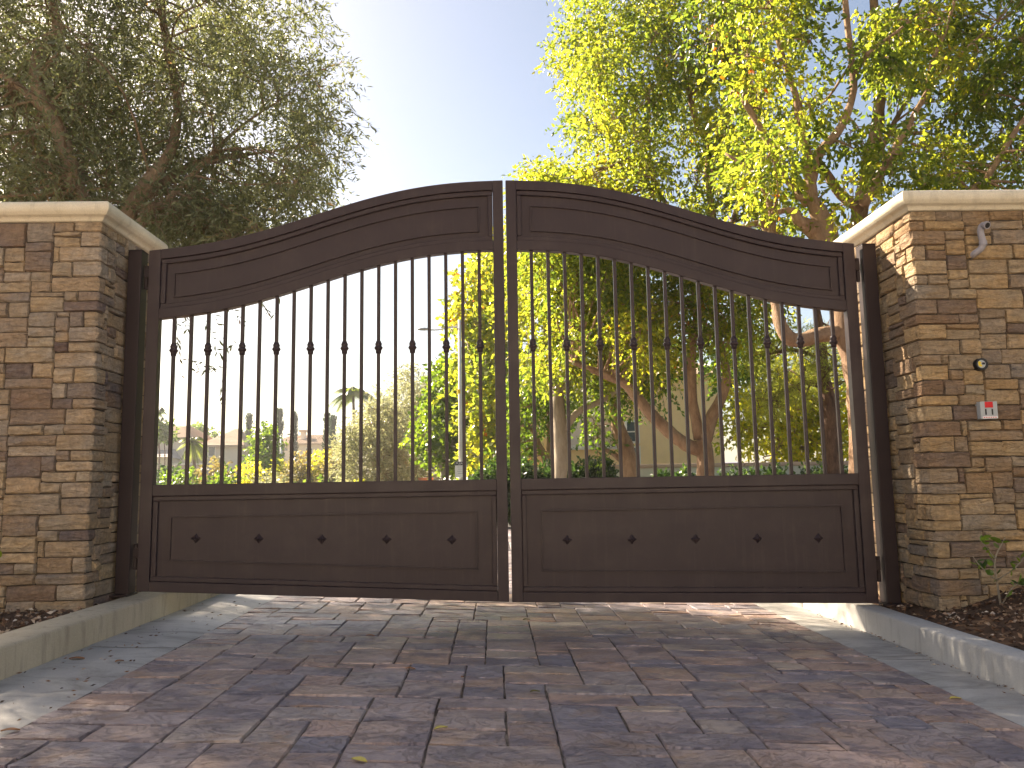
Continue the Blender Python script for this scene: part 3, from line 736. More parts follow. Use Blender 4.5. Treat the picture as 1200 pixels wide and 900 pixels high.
disc(kc+Vector((-.004, 0, 0)), YF-0.013, YF-0.0150, 0.021, 0.020).build('lock_face', M['grey_metal'], ks)
yb_ = MB(); k0 = kc+Vector((-.009, 0, 0)); pts2 = [(-.013, .012), (-.004, .014), (.003, .006), (-.004, .001), (.006, -.008), (.004, -.014), (-.008, -.012), (-.014, -.004)]
yb_.add([(k0.x+a, YF-0.0170, k0.z+b_) for a, b_ in pts2]+[(k0.x+a, YF-0.0151, k0.z+b_) for a, b_ in pts2], [tuple(range(8))]+[(i, (i+1) % 8, 8+(i+1) % 8, 8+i) for i in range(8)])
yb_.build('mark', M['yellow'], ks, recalc=True)
MB().box(kc.x-.003, kc.x+.011, YF-0.019, YF-0.0152, kc.z-.003, kc.z+.008).build('keyhole', M['black'], ks, bevel=.001)
bc = at(1156.5, 481, YF)
bx = empty('gate_control_box', bc, 'small grey box with a red label and two slots on the right stone pillar', 'control box')
hw, hh = 0.045, 0.045; yF = YF-0.020
MB().box(bc.x-hw, bc.x+hw, yF, YF+0.03, bc.z-hh, bc.z+hh).build('housing', M['grey_metal'], bx, bevel=0.003)
MB().box(bc.x-.021, bc.x+.021, yF-.0015, yF-.0002, bc.z+.013, bc.z+.043).build('red_label', M['red'], bx)
MB().box(bc.x-.037, bc.x+.041, yF-.0015, yF-.0002, bc.z-.043, bc.z-.031).build('white_label', M['white'], bx)
for i in range(6):
    MB().box(bc.x-.033+i*.012, bc.x-.025+i*.012, yF-.0022, yF-.0016, bc.z-.039, bc.z-.035).build('print_mark', M['red'], bx)
for dx in (-.022, .012):
    MB().box(bc.x+dx-.003+.003, bc.x+dx+.004+.003, yF-.003, yF-.0002, bc.z-.024, bc.z+.006).build('slot', M['black'], bx, bevel=.001)

# ================================================================ FALLEN LEAVES, NUT, TWIGGY PLANTS
def fallen(x, y, m_, size, label, rot, cat='leaf', name='fallen_leaf'):
    p = gat(x, y); b_ = MB(); N = 6; vs = []
    for i in range(N+1):
        t_ = i/N; w = size*0.28*math.sin(math.pi*min(1, t_*0.94+0.04))**0.8
        z = 0.004+0.002*math.sin(t_*math.pi*1.3)
        for sgn, zz in ((-1, 0.004), (0, 0), (1, 0.003)):
            a = (t_-0.5)*size; bb = sgn*w
            vs.append((p.x+a*math.cos(rot)-bb*math.sin(rot), p.y+a*math.sin(rot)+bb*math.cos(rot), p.z+z+zz))
    b_.add(vs, [(3*i+j, 3*i+j+1, 3*i+j+4, 3*i+j+3) for i in range(N) for j in range(2)])
    o = b_.build(name, m_); md = o.modifiers.new('thickness', 'SOLIDIFY'); md.thickness = 0.0008
    return tag(o, label, cat, 'leaves fallen on the driveway')
fallen(517, 855, M['leaf_yellow'], 0.045, 'pale yellow leaf lying on the pavers near the middle of the driveway front', 0.6)
fallen(627, 812, M['leaf_olive'], 0.036, 'dark olive green leaf lying on a long paver near the middle of the driveway', 0.2)
fallen(481, 785, M['leaf_dry'], 0.040, 'reddish brown dry leaf on the pavers below the left gate leaf', -0.1)
fallen(542, 795, M['leaf_dry'], 0.018, 'tiny orange brown leaf scrap between two pavers left of centre', 0.9)
fallen(421, 893, M['leaf_yellow'], 0.050, 'yellow leaf at the very front edge of the driveway', -0.5)
fallen(1120, 820, M['leaf_yellow'], 0.045, 'yellow leaf on the right concrete gutter edge', 0.1)
fallen(617, 727, M['leaf_olive'], 0.045, 'small green leaf close to the gap between the gate leaves', 0.5)
fallen(434, 746, M['leaf_dry'], 0.042, 'curled tan leaf on the pavers close under the left gate leaf', 0.0)
fallen(12, 858, M['leaf_dry'], 0.05, 'red brown leaf at the left edge of the left gutter', 0.3)
fallen(90, 773, M['leaf_dry'], 0.06, 'long dry leaf in the dirt streak of the left gutter', 0.1)
fallen(140, 776, M['leaf_dry'], 0.035, 'small brown leaf in the left gutter, right of the long dry one', 0.8)
np_ = gat(1140, 787)
tag(MB().lathe(np_.x+.01, np_.y, [(np_.z, .006), (np_.z+.006, .016), (np_.z+.016, .020), (np_.z+.027, .015), (np_.z+.033, .005)], 12).build('nut', M['nut'], smooth=True), 'round brown nut lying at the foot of the right kerb', 'nut')
cnt = 260; P = np.empty((cnt, 3)); half = cnt//2
P[:half, 0] = RNG.uniform(-1.88, -1.5, half); P[half:, 0] = 1.895-np.abs(RNG.normal(size=cnt-half))*0.03
P[:, 1] = RNG.uniform(-2.6, 0.6, cnt); P[:, 2] = [gz(x)+0.006 for x in P[:, 0]]
D = RNG.normal(size=(cnt, 3)); D[:, 2] *= 0.1
leaf_object('leaf_litter', P, D, 0.020, 0.28, M['chips'], None, RNG.random(cnt), 'stuff', simple=True, fold=0.3)
def plant(bp, stems, label, nleaf, size, m_):
    root = empty('shrub_sprig', bp, label, 'plant'); b_ = MB(); P = []; D = []
    for st in stems:
        sp = smooth_path([(*p, r_) for p, r_ in st], 4); b_.tube([p[:3] for p in sp], [p[3] for p in sp], 5, wob=0.2)
        for i in range(nleaf):
            t_ = random.uniform(0.35, 1); k_ = sp[int(t_*(len(sp)-1))]; P.append(k_[:3]); D.append((random.gauss(0, 1), random.gauss(-0.3, 1), random.gauss(0.2, .6)))
    b_.build('stem', M['bark_pale'], root, smooth=True)
    leaf_object('foliage', np.array(P), np.array(D), size, 0.5, m_, root)
q0 = at(1172, 700, -0.55); q0.z = bedz_r(q0.x, q0.y)
V = Vector
plant(q0, [[(q0, .006), (at(1168, 680, -.56), .005), (at(1166, 655, -.57), .004), (at(1178, 630, -.57), .002)],
           [(at(1168, 680, -.56), .004), (at(1150, 665, -.6), .003), (at(1140, 652, -.62), .0015)],
           [(at(1166, 655, -.57), .003), (at(1155, 640, -.6), .002), (at(1147, 632, -.6), .001)],
           [(at(1168, 680, -.56), .004), (at(1190, 665, -.6), .003), (at(1210, 640, -.6), .0015)],
           [(q0, .004), (at(1185, 690, -.62), .003), (at(1200, 680, -.64), .0015)]],
      'leggy shrub with bare pale stems and few leaves at the foot of the right pillar', 7, 0.05, M['l_green'])
q1 = at(-12, 715, -0.6); q1.z = bedz_l(q1.x, q1.y)
plant(q1, [[(q1, .005), (at(-10, 680, -.6), .004), (at(-4, 660, -.62), .002), (at(0, 645, -.62), .001)], [(q1, .004), (at(-14, 680, -.6), .003), (at(-2, 672, -.6), .001)]],
      'green sprig poking in from the left edge in front of the left pillar', 10, 0.045, M['l_green'])

# ================================================================ TREES
# --- olive behind the left pillar
oY = 1.9
ob = at(120, 560, oY); ob.z = 0.1
limbs = [
 [(ob.x, ob.y, ob.z, .13), (ob.x+.02, ob.y, .7, .11), (ob.x-.02, ob.y, 1.3, .10)] ,
 [(ob.x-.02, ob.y, 1.25, .09)] + px([(108, 290, .075), (92, 225, .065), (78, 178, .06), (60, 135, .055), (42, 98, .05), (46, 62, .045, .1), (66, 36, .04, .2), (62, -20, .03, .2), (80, -90, .02, .3)], oY),
 [(ob.x-.02, ob.y, 1.25, .085)] + px([(145, 280, .075), (158, 238, .065), (176, 208, .055), (200, 178, .045, .2), (208, 120, .04, .3), (198, 60, .035, .3), (190, 0, .03, .3), (210, -90, .02, .3)], oY),
 [(ob.x, ob.y, 1.5, .05)] + px([(165, 262, .045), (190, 240, .032), (225, 205, .024, .1), (280, 150, .014, .3), (340, 110, .005, .4)], oY),
 px([(60, 135, .04), (20, 100, .03), (-40, 60, .03), (-120, 0, .02)], oY),
 px([(158, 238, .035), (230, 190, .024, .4), (300, 180, .014, .6), (370, 170, .005, .6)], oY)]
poly = [(-330, 240), (-330, -330), (240, -330), (330, -120), (345, 0), (372, 40), (392, 90), (408, 135), (412, 175), (375, 215), (340, 250), (290, 268), (262, 290), (190, 300), (100, 290), (-100, 300)]
C1 = region(poly, 400, oY+0.45, 0.75)
OD = [(318, 60, 445, 155), (330, 30, 400, 55), (340, 130, 432, 150), (352, 175, 425, 195), (330, 215, 385, 240), (300, 30, 372, 12), (350, 90, 415, 70), (350, 110, 430, 175)]
C4 = region([(p_[0], max(p_[1], 5)) for p_ in poly], 230, oY+1.9, 0.9)
C2 = region([(-420, 100), (-420, -650), (150, -650), (260, -330), (100, 100)], 130, oY+0.1, 1.3)
tree('olive_tree', 'olive tree with slender grey green leaves rising behind the left stone pillar', 'tree', (ob.x, ob.y, ob.z), limbs,
     np.vstack([C1, C4, C2, region([(170, 235), (395, 205), (372, 240), (330, 262), (262, 288), (190, 300)], 32, oY+0.5, 0.8)]), 0.30, 46, 9, 0.22, 0.056, M['l_olive'], M['bark_olive'], droop=0.25, width=0.27, branch_r=0.012, simple=True)
# airy outlying shoots on the crown edge, and thin drooping ones seen through the pickets
root = [o for o in bpy.data.objects if o.name == 'olive_tree'][0]
P = []; D = []
for (xa, ya, xb, yb) in tuple(OD) + ((205, 365, 212, 440), (212, 420, 250, 432), (235, 365, 262, 425), (250, 360, 258, 400), (262, 350, 290, 385), (268, 430, 228, 436), (300, 345, 318, 372), (282, 400, 262, 410), (330, 330, 322, 368), (257, 440, 262, 470), (210, 340, 222, 395), (225, 345, 215, 385)):
    a, c_ = at(xa, ya, 1.5), at(xb, yb, 1.45); MB().tube([a, (a+c_)/2+V((0.02, 0, .01)), c_], [.0022, .0016, .001], 3).build('drooping_shoot', M['bark_olive'], root)
    for i in range(int(7 + (c_-a).length*22)):
        t_ = random.uniform(.15, 1); P.append(tuple(a.lerp(c_, t_))); d_ = (c_-a).normalized(); D.append((d_.x+random.gauss(0, .6), random.gauss(0, .6), d_.z+random.gauss(0, .5)))
leaf_object('shoot_leaves', np.array(P), np.array(D), 0.06, 0.22, M['l_olive'], root, simple=True)

# --- camphor with the bent limb, behind the right leaf and pillar
eY = 3.0
eb = at(1018, 600, eY); eb.z = 0.05
limbs = [
 [(eb.x+.02, eb.y, eb.z, .19)] + px([(1018, 560, .165), (1015, 500, .155), (1010, 440, .15), (996, 392, .14), (988, 352, .12), (980, 318, .115), (972, 290, .115)], eY),
 px([(992, 388, .085), (960, 393, .070), (932, 399, .066), (916, 384, .060), (909, 352, .055, .1), (902, 318, .055, .1), (903, 285, .05, .2), (893, 262, .035, .2), (868, 268, .022, .2), (850, 280, .015, .2)], eY),
 px([(903, 285, .04, .2), (905, 255, .035, .1), (897, 225, .028, .1), (880, 200, .02, .1), (850, 180, .012, .2)], eY),
 px([(972, 290, .10), (955, 272, .085), (938, 260, .06, -.1), (928, 246, .035, -.1), (905, 250, .02, -.1)], eY),
 px([(972, 290, .10), (966, 262, .085), (952, 236, .065), (944, 232, .035), (932, 231, .02)], eY),
 px([(966, 262, .07), (953, 240, .06), (949, 210, .05), (946, 180, .042), (937, 145, .035), (932, 110, .03), (915, 60, .025), (905, 10, .02), (900, -80, .012)], eY),
 px([(950, 215, .05), (960, 180, .048), (975, 163, .045), (990, 140, .04), (1000, 105, .036), (997, 60, .03), (990, 0, .028), (985, -90, .02)], eY),
 px([(1008, 245, .06, .5), (985, 228, .05, .4), (970, 205, .04, .3), (958, 188, .03, .2)], eY),
 px([(1000, 90, .022), (1020, 60, .018, -.1), (1050, 38, .014, -.2), (1085, 8, .010, -.3)], eY),
 px([(870, 115, .03, .3), (885, 140, .032, .3), (905, 175, .03, .3), (925, 215, .03, .2), (945, 240, .03)], eY),
 px([(1085, 115, .02), (1092, 75, .022), (1108, 35, .018), (1122, -10, .014)], eY),
 px([(1090, 100, .02), (1110, 80, .018), (1140, 50, .014), (1170, 25, .01)], eY),
 px([(1012, 240, .05), (1040, 190, .04), (1068, 140, .03), (1088, 105, .025)], eY),
 px([(1155, 212, .03), (1175, 178, .028), (1200, 140, .024), (1240, 90, .02)], eY),
 px([(1015, 300, .07), (1080, 260, .05), (1155, 212, .035)], eY)]
poly = [(850, -250), (1500, -250), (1500, 240), (1150, 235), (1000, 250), (960, 262), (900, 262), (850, 240), (840, 190), (868, 120), (845, 40)]
C1 = region(poly, 240, eY, 0.9, [(1003, 80, 24), (1018, 95, 26), (1020, 70, 22), (985, 165, 22), (962, 178, 14), (1060, 130, 15), (1050, 75, 14)])
tree('camphor_tree', 'camphor tree with a thick bent orange brown limb, nearest behind the right pillar', 'tree', (eb.x, eb.y, eb.z), limbs, C1 + np.array([0, .35, 0]), 0.26, 36, 7, 0.20, 0.060, M['l_camphor'], M['bark_camphor'], group='leafy garden trees beyond the gate', droop=0.35, width=0.52, branch_r=0.016, sides=12)

# --- straight trunk farther back on the right
fY = 4.6
fb = at(1004, 600, fY); fb.z = 0.05
limbs = [[(fb.x+.1, fb.y, fb.z, .12)] + px([(1006, 400, .10), (1004, 290, .10), (1012, 225, .085), (1024, 170, .08), (1031, 115, .07), (1028, 60, .06), (1024, 0, .05), (1020, -100, .03)], fY),
         px([(1024, 60, .03), (1045, 20, .025), (1070, -30, .02)], fY), px([(1014, 220, .04), (1035, 170, .035), (1062, 120, .025), (1100, 80, .02)], fY)]
C1 = region([(1040, -200), (1500, -200), (1500, 230), (1060, 230), (1040, 160), (1085, 90)], 80, fY, 1.0)
tree('camphor_tree', 'tree with one straight upright trunk crossing the patch of blue sky right of centre', 'tree', (fb.x, fb.y, fb.z), limbs, C1, 0.33, 34, 7, 0.24, 0.062, M['l_camphor'], M['bark_camphor'], group='leafy garden trees beyond the gate', droop=0.3, width=0.52, branch_r=0.016)

# --- big yellow green tree right of centre, forked trunk seen through the right leaf
cY = 6.6
cb = at(828, 600, cY); cb.z = 0.05
limbs = [
 [(cb.x, cb.y, cb.z, .14)] + px([(828, 565, .125), (826, 535, .12), (822, 515, .12)], cY),
 px([(822, 528, .10), (796, 516, .09), (770, 492, .085), (746, 466, .075), (733, 450, .07), (712, 440, .06), (690, 432, .045), (672, 424, .035)], cY),
 px([(824, 518, .10), (832, 494, .09), (846, 464, .075), (852, 440, .06), (843, 400, .055, .2), (838, 360, .05, .3), (842, 300, .045, .3)], cY),
 px([(820, 515, .08), (812, 470, .07), (810, 420, .065), (816, 380, .06), (826, 330, .055), (838, 290, .05), (833, 240, .05), (830, 195, .05), (831, 168, .045), (818, 150, .04), (808, 113, .035), (801, 82, .03), (797, 58, .02), (784, 42, .015)], cY),
 px([(801, 84, .03), (822, 78, .03), (842, 62, .025), (855, 40, .02), (866, 0, .015)], cY),
 px([(838, 290, .04), (805, 270, .035), (775, 230, .035), (765, 205, .03), (750, 165, .03), (730, 173, .025), (713, 160, .022), (704, 134, .018), (700, 110, .012)], cY),
 px([(842, 300, .04), (862, 250, .04), (868, 200, .04), (858, 160, .035), (845, 130, .03), (880, 135, .0), ][:5], cY),
 px([(866, 200, .04), (885, 130, .045), (878, 100, .04), (868, 70, .03), (862, 30, .025), (850, -40, .02)], cY)]
poly = [(668, -160), (672, 0), (660, 50), (664, 110), (668, 150), (645, 188), (640, 215), (622, 222), (618, 300), (640, 415), (700, 405), (780, 412), (870, 400), (905, 380), (920, 300), (900, 150), (920, -160)]
C1 = np.vstack([region(poly, 290, cY, 1.3), region([(612, 218), (650, 192), (700, 205), (700, 310), (618, 310)], 34, cY, 0.9)])
tree('camphor_tree', 'tall yellow green tree with forked trunk and long low left limb behind the right leaf', 'tree', (cb.x, cb.y, cb.z), limbs, C1, 0.33, 44, 7, 0.26, 0.062, M['l_camphor'], M['bark_camphor'], group='leafy garden trees beyond the gate', droop=0.35, width=0.52, branch_r=0.018, simple=False, tintpow=0.8)

# --- pale straight trunk
aY = 8.4
ab = at(657, 600, aY); ab.z = 0.0
limbs = [[(ab.x, ab.y, ab.z, .125)] + px([(657, 560, .115), (657, 515, .112), (654, 480, .105), (653, 458, .09), (645, 420, .06), (640, 370, .05), (650, 300, .04)], aY),
         px([(660, 505, .06), (676, 484, .055), (700, 472, .05), (722, 458, .04), (745, 430, .03)], aY), px([(655, 465, .06), (668, 440, .05), (680, 400, .04), (690, 340, .03)], aY)]
C1 = region([(602, 250), (700, 230), (760, 320), (765, 440), (720, 462), (690, 452), (640, 440), (606, 470), (600, 380)], 120, aY, 1.2)
tree('shade_tree', 'tree with a straight pale trunk rising from the dark hedge behind the right leaf', 'tree', (ab.x, ab.y, ab.z), limbs, C1, 0.38, 36, 7, 0.28, 0.072, M['l_camphor'], M['bark_pale'], group='leafy garden trees beyond the gate', width=0.55, simple=True, tintpow=0.7)
# --- rough reddish trunk in front of the house window
bY = 9.6
bb = at(741, 600, bY); bb.z = 0.0
limbs = [[(bb.x, bb.y, bb.z, .2)] + px([(739, 560, .17), (734, 530, .15), (727, 508, .13), (722, 488, .11), (718, 460, .09), (730, 420, .07), (745, 370, .05)], bY), px([(734, 545, .05), (719, 532, .045), (706, 524, .03), (697, 505, .02)], bY)]
C1 = np.vstack([region([(690, 400), (800, 400), (800, 440), (740, 470), (690, 468)], 42, bY, 1.0), region([(690, 485), (712, 490), (712, 540), (700, 535)], 6, bY, 0.3)])
tree('shade_tree', 'darker tree with a leaning reddish trunk in front of the yellow house window', 'tree', (bb.x, bb.y, bb.z), limbs, C1, 0.36, 16, 7, 0.26, 0.085, M['l_green'], M['bark_camphor'], group='leafy garden trees beyond the gate', width=0.55, simple=True)
# --- small multi stemmed tree
gY = 11.4
gb = at(641, 600, gY); gb.z = 0
limbs = [[(gb.x, gb.y, gb.z, .09)] + px([(641, 560, .08), (640, 540, .075), (631, 520, .06), (624, 503, .05), (612, 498, .035), (602, 492, .02)], gY), px([(641, 545, .06), (644, 520, .05), (643, 490, .045), (648, 470, .03)], gY), px([(642, 540, .05), (652, 518, .035), (656, 495, .02)], gY)]
C1 = np.vstack([region([(602, 440), (672, 440), (664, 490), (640, 485), (604, 520)], 40, gY, 0.8), region([(601, 500), (614, 500), (612, 548), (600, 545)], 8, gY, .4)])
tree('small_tree', 'small dark multi stemmed tree beside the cream column of the yellow house', 'tree', (gb.x, gb.y, gb.z), limbs, C1, 0.34, 12, 7, 0.26, 0.10, M['l_green'], M['bark_camphor'], group='leafy garden trees beyond the gate', width=0.55, simple=True)
# --- pine by the right stile
dY = 7.6
db = at(978, 600, dY); db.z = 0
limbs = [[(db.x, db.y, db.z, .15)] + px([(977, 565, .135), (975, 520, .125), (973, 490, .12), (970, 465, .11), (965, 440, .10), (962, 400, .08), (955, 350, .05)], dY), px([(968, 455, .05), (945, 448, .04), (930, 456, .03), (905, 470, .02)], dY), px([(964, 420, .04), (930, 410, .03), (900, 415, .02)], dY)]
C1 = region([(885, 400), (1010, 375), (1010, 450), (955, 452), (940, 478), (890, 480), (880, 430)], 52, dY, 0.9)
tree('pine_tree', 'pine with rough dark trunk and soft needle tufts near the right end of the gate', 'tree', (db.x, db.y, db.z), limbs, C1, 0.24, 22, 12, 0.12, 0.11, M['l_pine'], M['bark_pine'], width=0.07, simple=True, droop=0.0, group='leafy garden trees beyond the gate')
# --- yellow shrub tree behind the white wall
hY = 13.4
hb = at(930, 600, hY); hb.z = -.2
limbs = [[(hb.x, hb.y, hb.z, .09)] + px([(930, 560, .08), (929, 540, .07), (936, 515, .055), (943, 485, .04)], hY), px([(929, 542, .05), (915, 520, .045), (904, 495, .03), (895, 470, .02)], hY), px([(929, 545, .03), (940, 535, .03), (925, 525, .02)], hY)]
C1 = region([(845, 450), (880, 430), (1010, 440), (1010, 535), (870, 545), (848, 520)], 95, hY, 1.1)
tree('yellow_shrub', 'sunlit yellow shrub behind the low white wall near the pine', 'shrub', (hb.x, hb.y, hb.z), limbs, C1, 0.42, 14, 7, 0.3, 0.115, M['l_yellow'], M['bark_camphor'], width=0.6, simple=True)
C1 = np.vstack([region([(990, 430), (1200, 400), (1200, 560), (990, 560)], 70, 14.5, 1.5), region([(840, 395), (890, 400), (880, 460), (845, 450)], 22, 14.5, 1.0)])
tree('dense_tree', 'dense green tree filling the view behind the pine, right of the yellow shrub', 'tree', tuple(at(1040, 640, 14.5)), [px([(1040, 610, .15), (1040, 500, .12), (1045, 420, .08)], 14.5)], C1, 0.6, 16, 7, 0.35, 0.13, M['l_green'], M['bark_pine'], width=0.6, simple=True)
# --- tree behind the street lamp
tY = 17.5
tb = at(580, 620, tY); tb.z = -.3
limbs = [[(tb.x, tb.y, tb.z, .2)] + px([(580, 570, .18), (582, 500, .15), (578, 430, .11), (585, 360, .07)], tY), px([(580, 500, .08), (560, 450, .06), (548, 400, .04)], tY)]
C1 = region([(540, 400), (532, 365), (552, 330), (565, 300), (608, 290), (608, 540), (560, 540), (545, 480)], 160, tY, 1.5)
tree('broadleaf_tree', 'tall yellow green broadleaf tree right behind the street lamp', 'tree', (tb.x, tb.y, tb.z), limbs, C1, 0.5, 15, 7, 0.35, 0.15, M['l_camphor'], M['bark_pale'], width=0.7, simple=True, tintpow=0.6)
tY = 19.5
tb = at(520, 620, tY); tb.z = -.3
limbs = [[(tb.x, tb.y, tb.z, .12)] + px([(521, 570, .10), (519, 550, .09), (508, 530, .07), (498, 520, .05)], tY), px([(519, 555, .07), (525, 500, .06), (526, 450, .04)], tY)]
C1 = region([(492, 505), (508, 490), (508, 450), (520, 425), (536, 425), (545, 470), (545, 545), (520, 545), (505, 525), (490, 520)], 85, tY, 1.0)
tree('broadleaf_tree', 'smaller bright green tree just left of the street lamp pole', 'tree', (tb.x, tb.y, tb.z), limbs, C1, 0.42, 13, 7, 0.3, 0.15, M['l_green'], M['bark_pale'], width=0.75, simple=True, tintpow=0.5)
# --- grey green olives in the middle distance
for (poly, Y, lab, n_) in (([(402, 585), (404, 510), (425, 478), (448, 468), (470, 480), (478, 540), (474, 585)], 27, 'pale grey green olive tree across the road, lower and left of the darker one', 150),
                           ([(440, 585), (446, 500), (456, 452), (480, 432), (505, 442), (518, 478), (516, 540), (510, 585)], 30, 'taller darker grey olive tree across the road, left of the bright green tree', 150)):
    cx = sum(p[0] for p in poly)/len(poly); b0 = at(cx, 620, Y); b0.z = -.3
    C1 = region(poly, n_, Y, 1.4)
    tree('grey_olive_tree', lab, 'tree', tuple(b0), [[(b0.x, b0.y, b0.z, .16)] + px([(cx, 570, .14), (cx+4, 520, .09), (cx, 480, .05)], Y)], C1, 0.42, 16, 8, 0.4, 0.16, M['l_grey'], M['bark_olive'], group='grey olive trees across the road', width=0.3, simple=True)

# --- shrubs and small far trees, left part
def bush(poly, Y, n_, m_, label, name='shrub', cat='shrub', leaf_=0.2, rad=0.5, trunk=True, group=None, width=0.6, nspr=10):
    poly = [(a, c_ + 6) for a, c_ in poly]
    cx = sum(p[0] for p in poly)/len(poly); b0 = at(cx, 600, Y); b0.z = -.3; ty = min(p[1] for p in poly)
    C1 = region(poly, n_, Y, rad*2)
    return tree(name, label, cat, tuple(b0), [[(b0.x, b0.y, b0.z, .09)] + px([(cx, 585, .08), (cx+1, (585+ty)/2, .06), (cx, ty+8, .03)], Y)], C1, rad, nspr, 6, rad*0.8, leaf_, m_, M['bark_pine'], width=width, simple=True, twig=False, group=group, sides=6)
bush([(183, 590), (183, 548), (195, 541), (204, 552), (206, 590)], 34, 26, M['l_dark'], 'dark green shrub at the far left behind the left gate leaf')
bush([(198, 590), (198, 562), (212, 553), (222, 562), (224, 590)], 31, 22, M['l_green'], 'low round green shrub below the yellow palm, beside the far left dark one')
bush([(222, 590), (226, 564), (238, 548), (256, 540), (266, 550), (266, 590)], 33, 40, M['l_gold'], 'golden shrub in front of the gabled tan house, right of the palm trunk')
bush([(250, 590), (252, 556), (262, 546), (270, 556), (270, 590)], 31, 20, M['l_green'], 'green shrub tucked beside the golden one before the tan house')
bush([(283, 590), (284, 548), (291, 535), (299, 548), (300, 590)], 38, 28, M['l_yellow'], 'upright yellow green shrub right of the gabled tan house')
bush([(300, 590), (300, 540), (300, 512), (310, 496), (318, 505), (319, 545), (318, 590)], 44, 60, M['l_green'], 'loose green tree between the houses, left of the white lamp pole', 'small_tree', 'tree', 0.24, 0.55)
bush([(303, 590), (304, 560), (312, 548), (320, 560), (320, 590)], 33, 24, M['l_grey'], 'grey green shrub under the loose green tree')
bush([(318, 590), (320, 550), (328, 530), (334, 540), (336, 590)], 42, 34, M['l_yellow'], 'yellow shrub around the base of the white lamp pole')
bush([(338, 590), (338, 545), (350, 530), (358, 545), (358, 590)], 40, 44, M['l_gold'], 'gold and green shrub just right of the white lamp pole')
bush([(358, 590), (360, 540), (372, 526), (384, 535), (386, 590)], 41, 54, M['l_yellow'], 'wide yellow shrub in front of the far tiled house')
bush([(380, 590), (382, 540), (390, 524), (400, 530), (404, 590)], 39, 48, M['l_gold'], 'orange tinged shrub beside the pale olive tree')
bush([(340, 592), (345, 566), (400, 560), (402, 592)], 36, 36, M['l_green'], 'low green shrub running under the gold shrubs')
bush([(414, 592), (416, 560), (424, 556), (426, 592)], 24, 10, M['l_yellow'], 'tiny bright yellow shrub at the foot of the pale olive tree', leaf_=0.12, rad=0.2)
bush([(183, 505), (184, 492), (192, 486), (200, 498), (202, 506)], 70, 22, M['l_green'], 'dark treetop behind the leftmost house roof', 'far_tree', 'tree', 0.3, 0.5)
bush([(204, 512), (212, 498), (232, 494), (244, 500), (250, 512)], 110, 40, M['l_green'], 'green treetops behind the gap between the two tan houses', 'far_tree', 'tree', 0.5, 0.9)
bush([(280, 516), (283, 502), (288, 500), (290, 516)], 110, 14, M['l_green'], 'small round treetop right of the gabled roof peak', 'far_tree', 'tree', 0.4, 0.6)

# --- cypresses
def cypress(x, ytop, w, Y, label):
    b0 = at(x, 600, Y); b0.z = -.3; top = at(x, ytop, Y); n_ = 26; C = []
    for i in range(n_):
        t_ = i/(n_-1); rr = w/2/F_PX*(Y+4.6)*(1-t_)**0.6*0.75
        C.append((b0.x+random.gauss(0, rr*0.3), b0.y+random.gauss(0, rr*.3), b0.z+0.6+(top.z-b0.z-0.7)*t_))
    C = np.array(C)
    rad = w/2/F_PX*(Y+4.6)*0.62
    root = empty('cypress_tree', tuple(b0), label, 'tree', 'dark cypress spires on the far left')
    MB().tube([b0, (b0.x, b0.y, top.z-0.5)], [.12, .04], 6).build('trunk', M['bark_pine'], root)
    Rr = np.array([rad*max(0.12, (1-i/(n_-1)))**0.55 for i in range(n_)])
    P, D, tint, O, d = sprigs(C, Rr, 50, 6, 0.35, droop=-1.2, spread=0.3); leaf_object('crown', P, D, 0.28, 0.3, M['l_cypress'], root, tint, simple=True)
cypress(289.5, 492, 5.5, 88, 'short dark cypress left of the loose green tree')
cypress(326, 487, 8, 84, 'broad dark cypress directly behind the white lamp pole')
cypress(343.5, 491, 7, 86, 'slim dark cypress standing left of the chimney')
cypress(382, 492, 7, 86, 'dark cypress right of the long tiled roof, left one of a pair')
cypress(389, 495, 6, 83, 'ragged cypress, right one of a pair beside the long roof')

# --- palms
def palm(x, ycrown, Y, r_, m_, label, tr=0.12, skirt=True):
    b0 = at(x, 600, Y); b0.z = -.3; c = at(x, ycrown, Y)
    root = empty('palm_tree', tuple(b0), label, 'palm tree', 'palms among the far gardens')
    MB().tube([b0, (b0.x+.05, b0.y, (b0.z+c.z)/2), c], [tr*1.2, tr, tr*.9], 8).build('trunk', M['bark_pine'], root, smooth=True)
    for i in range(22):
        az = i*2.4; el = random.uniform(-0.9 if skirt else -0.2, 1.2); b_ = MB(); pts = []
        for k_ in range(7):
            t_ = k_/6; h = r_*t_
            pts.append(c + V((math.cos(az)*h*math.cos(el*(1-t_*.2)), math.sin(az)*h*math.cos(el), r_*(math.sin(el)*t_ - 0.75*t_*t_))))
        b_.tube(pts, [.03, .028, .024, .02, .016, .012, .006], 4)
        for k_ in range(1, 24):
            t_ = k_/24; j = min(5, int(t_*6)); p = pts[j].lerp(pts[j+1], t_*6-j); dr = (pts[j+1]-pts[j]).normalized(); sd_ = dr.cross(V((0, 0, 1))).normalized()
            L = r_*0.34*math.sin(math.pi*min(1, t_*0.85+0.12))
            for sg in (-1, 1):
                e = p + sd_*sg*L*0.8 + dr*L*0.4 - V((0, 0, L*0.55)); w_ = dr*0.05*r_
                b_.add([p-w_*0.6, p+w_*0.6, e], [(0, 1, 2)])
        b_.build('frond', m_[i % len(m_)], root)
palm(226, 517, 52, 1.15, [M['l_yellow'], M['l_yellow'], M['l_pine']], 'palm with yellow drooping fronds in front of the gap between the tan houses')
palm(414, 462, 62, 2.2, [M['l_green'], M['l_pine'], M['l_yellow']], 'taller green palm rising behind the pale olive tree', skirt=False)
palm(184, 481, 70, 1.0, [M['l_green']], 'small palm top at the far left against the sky', .08, False)

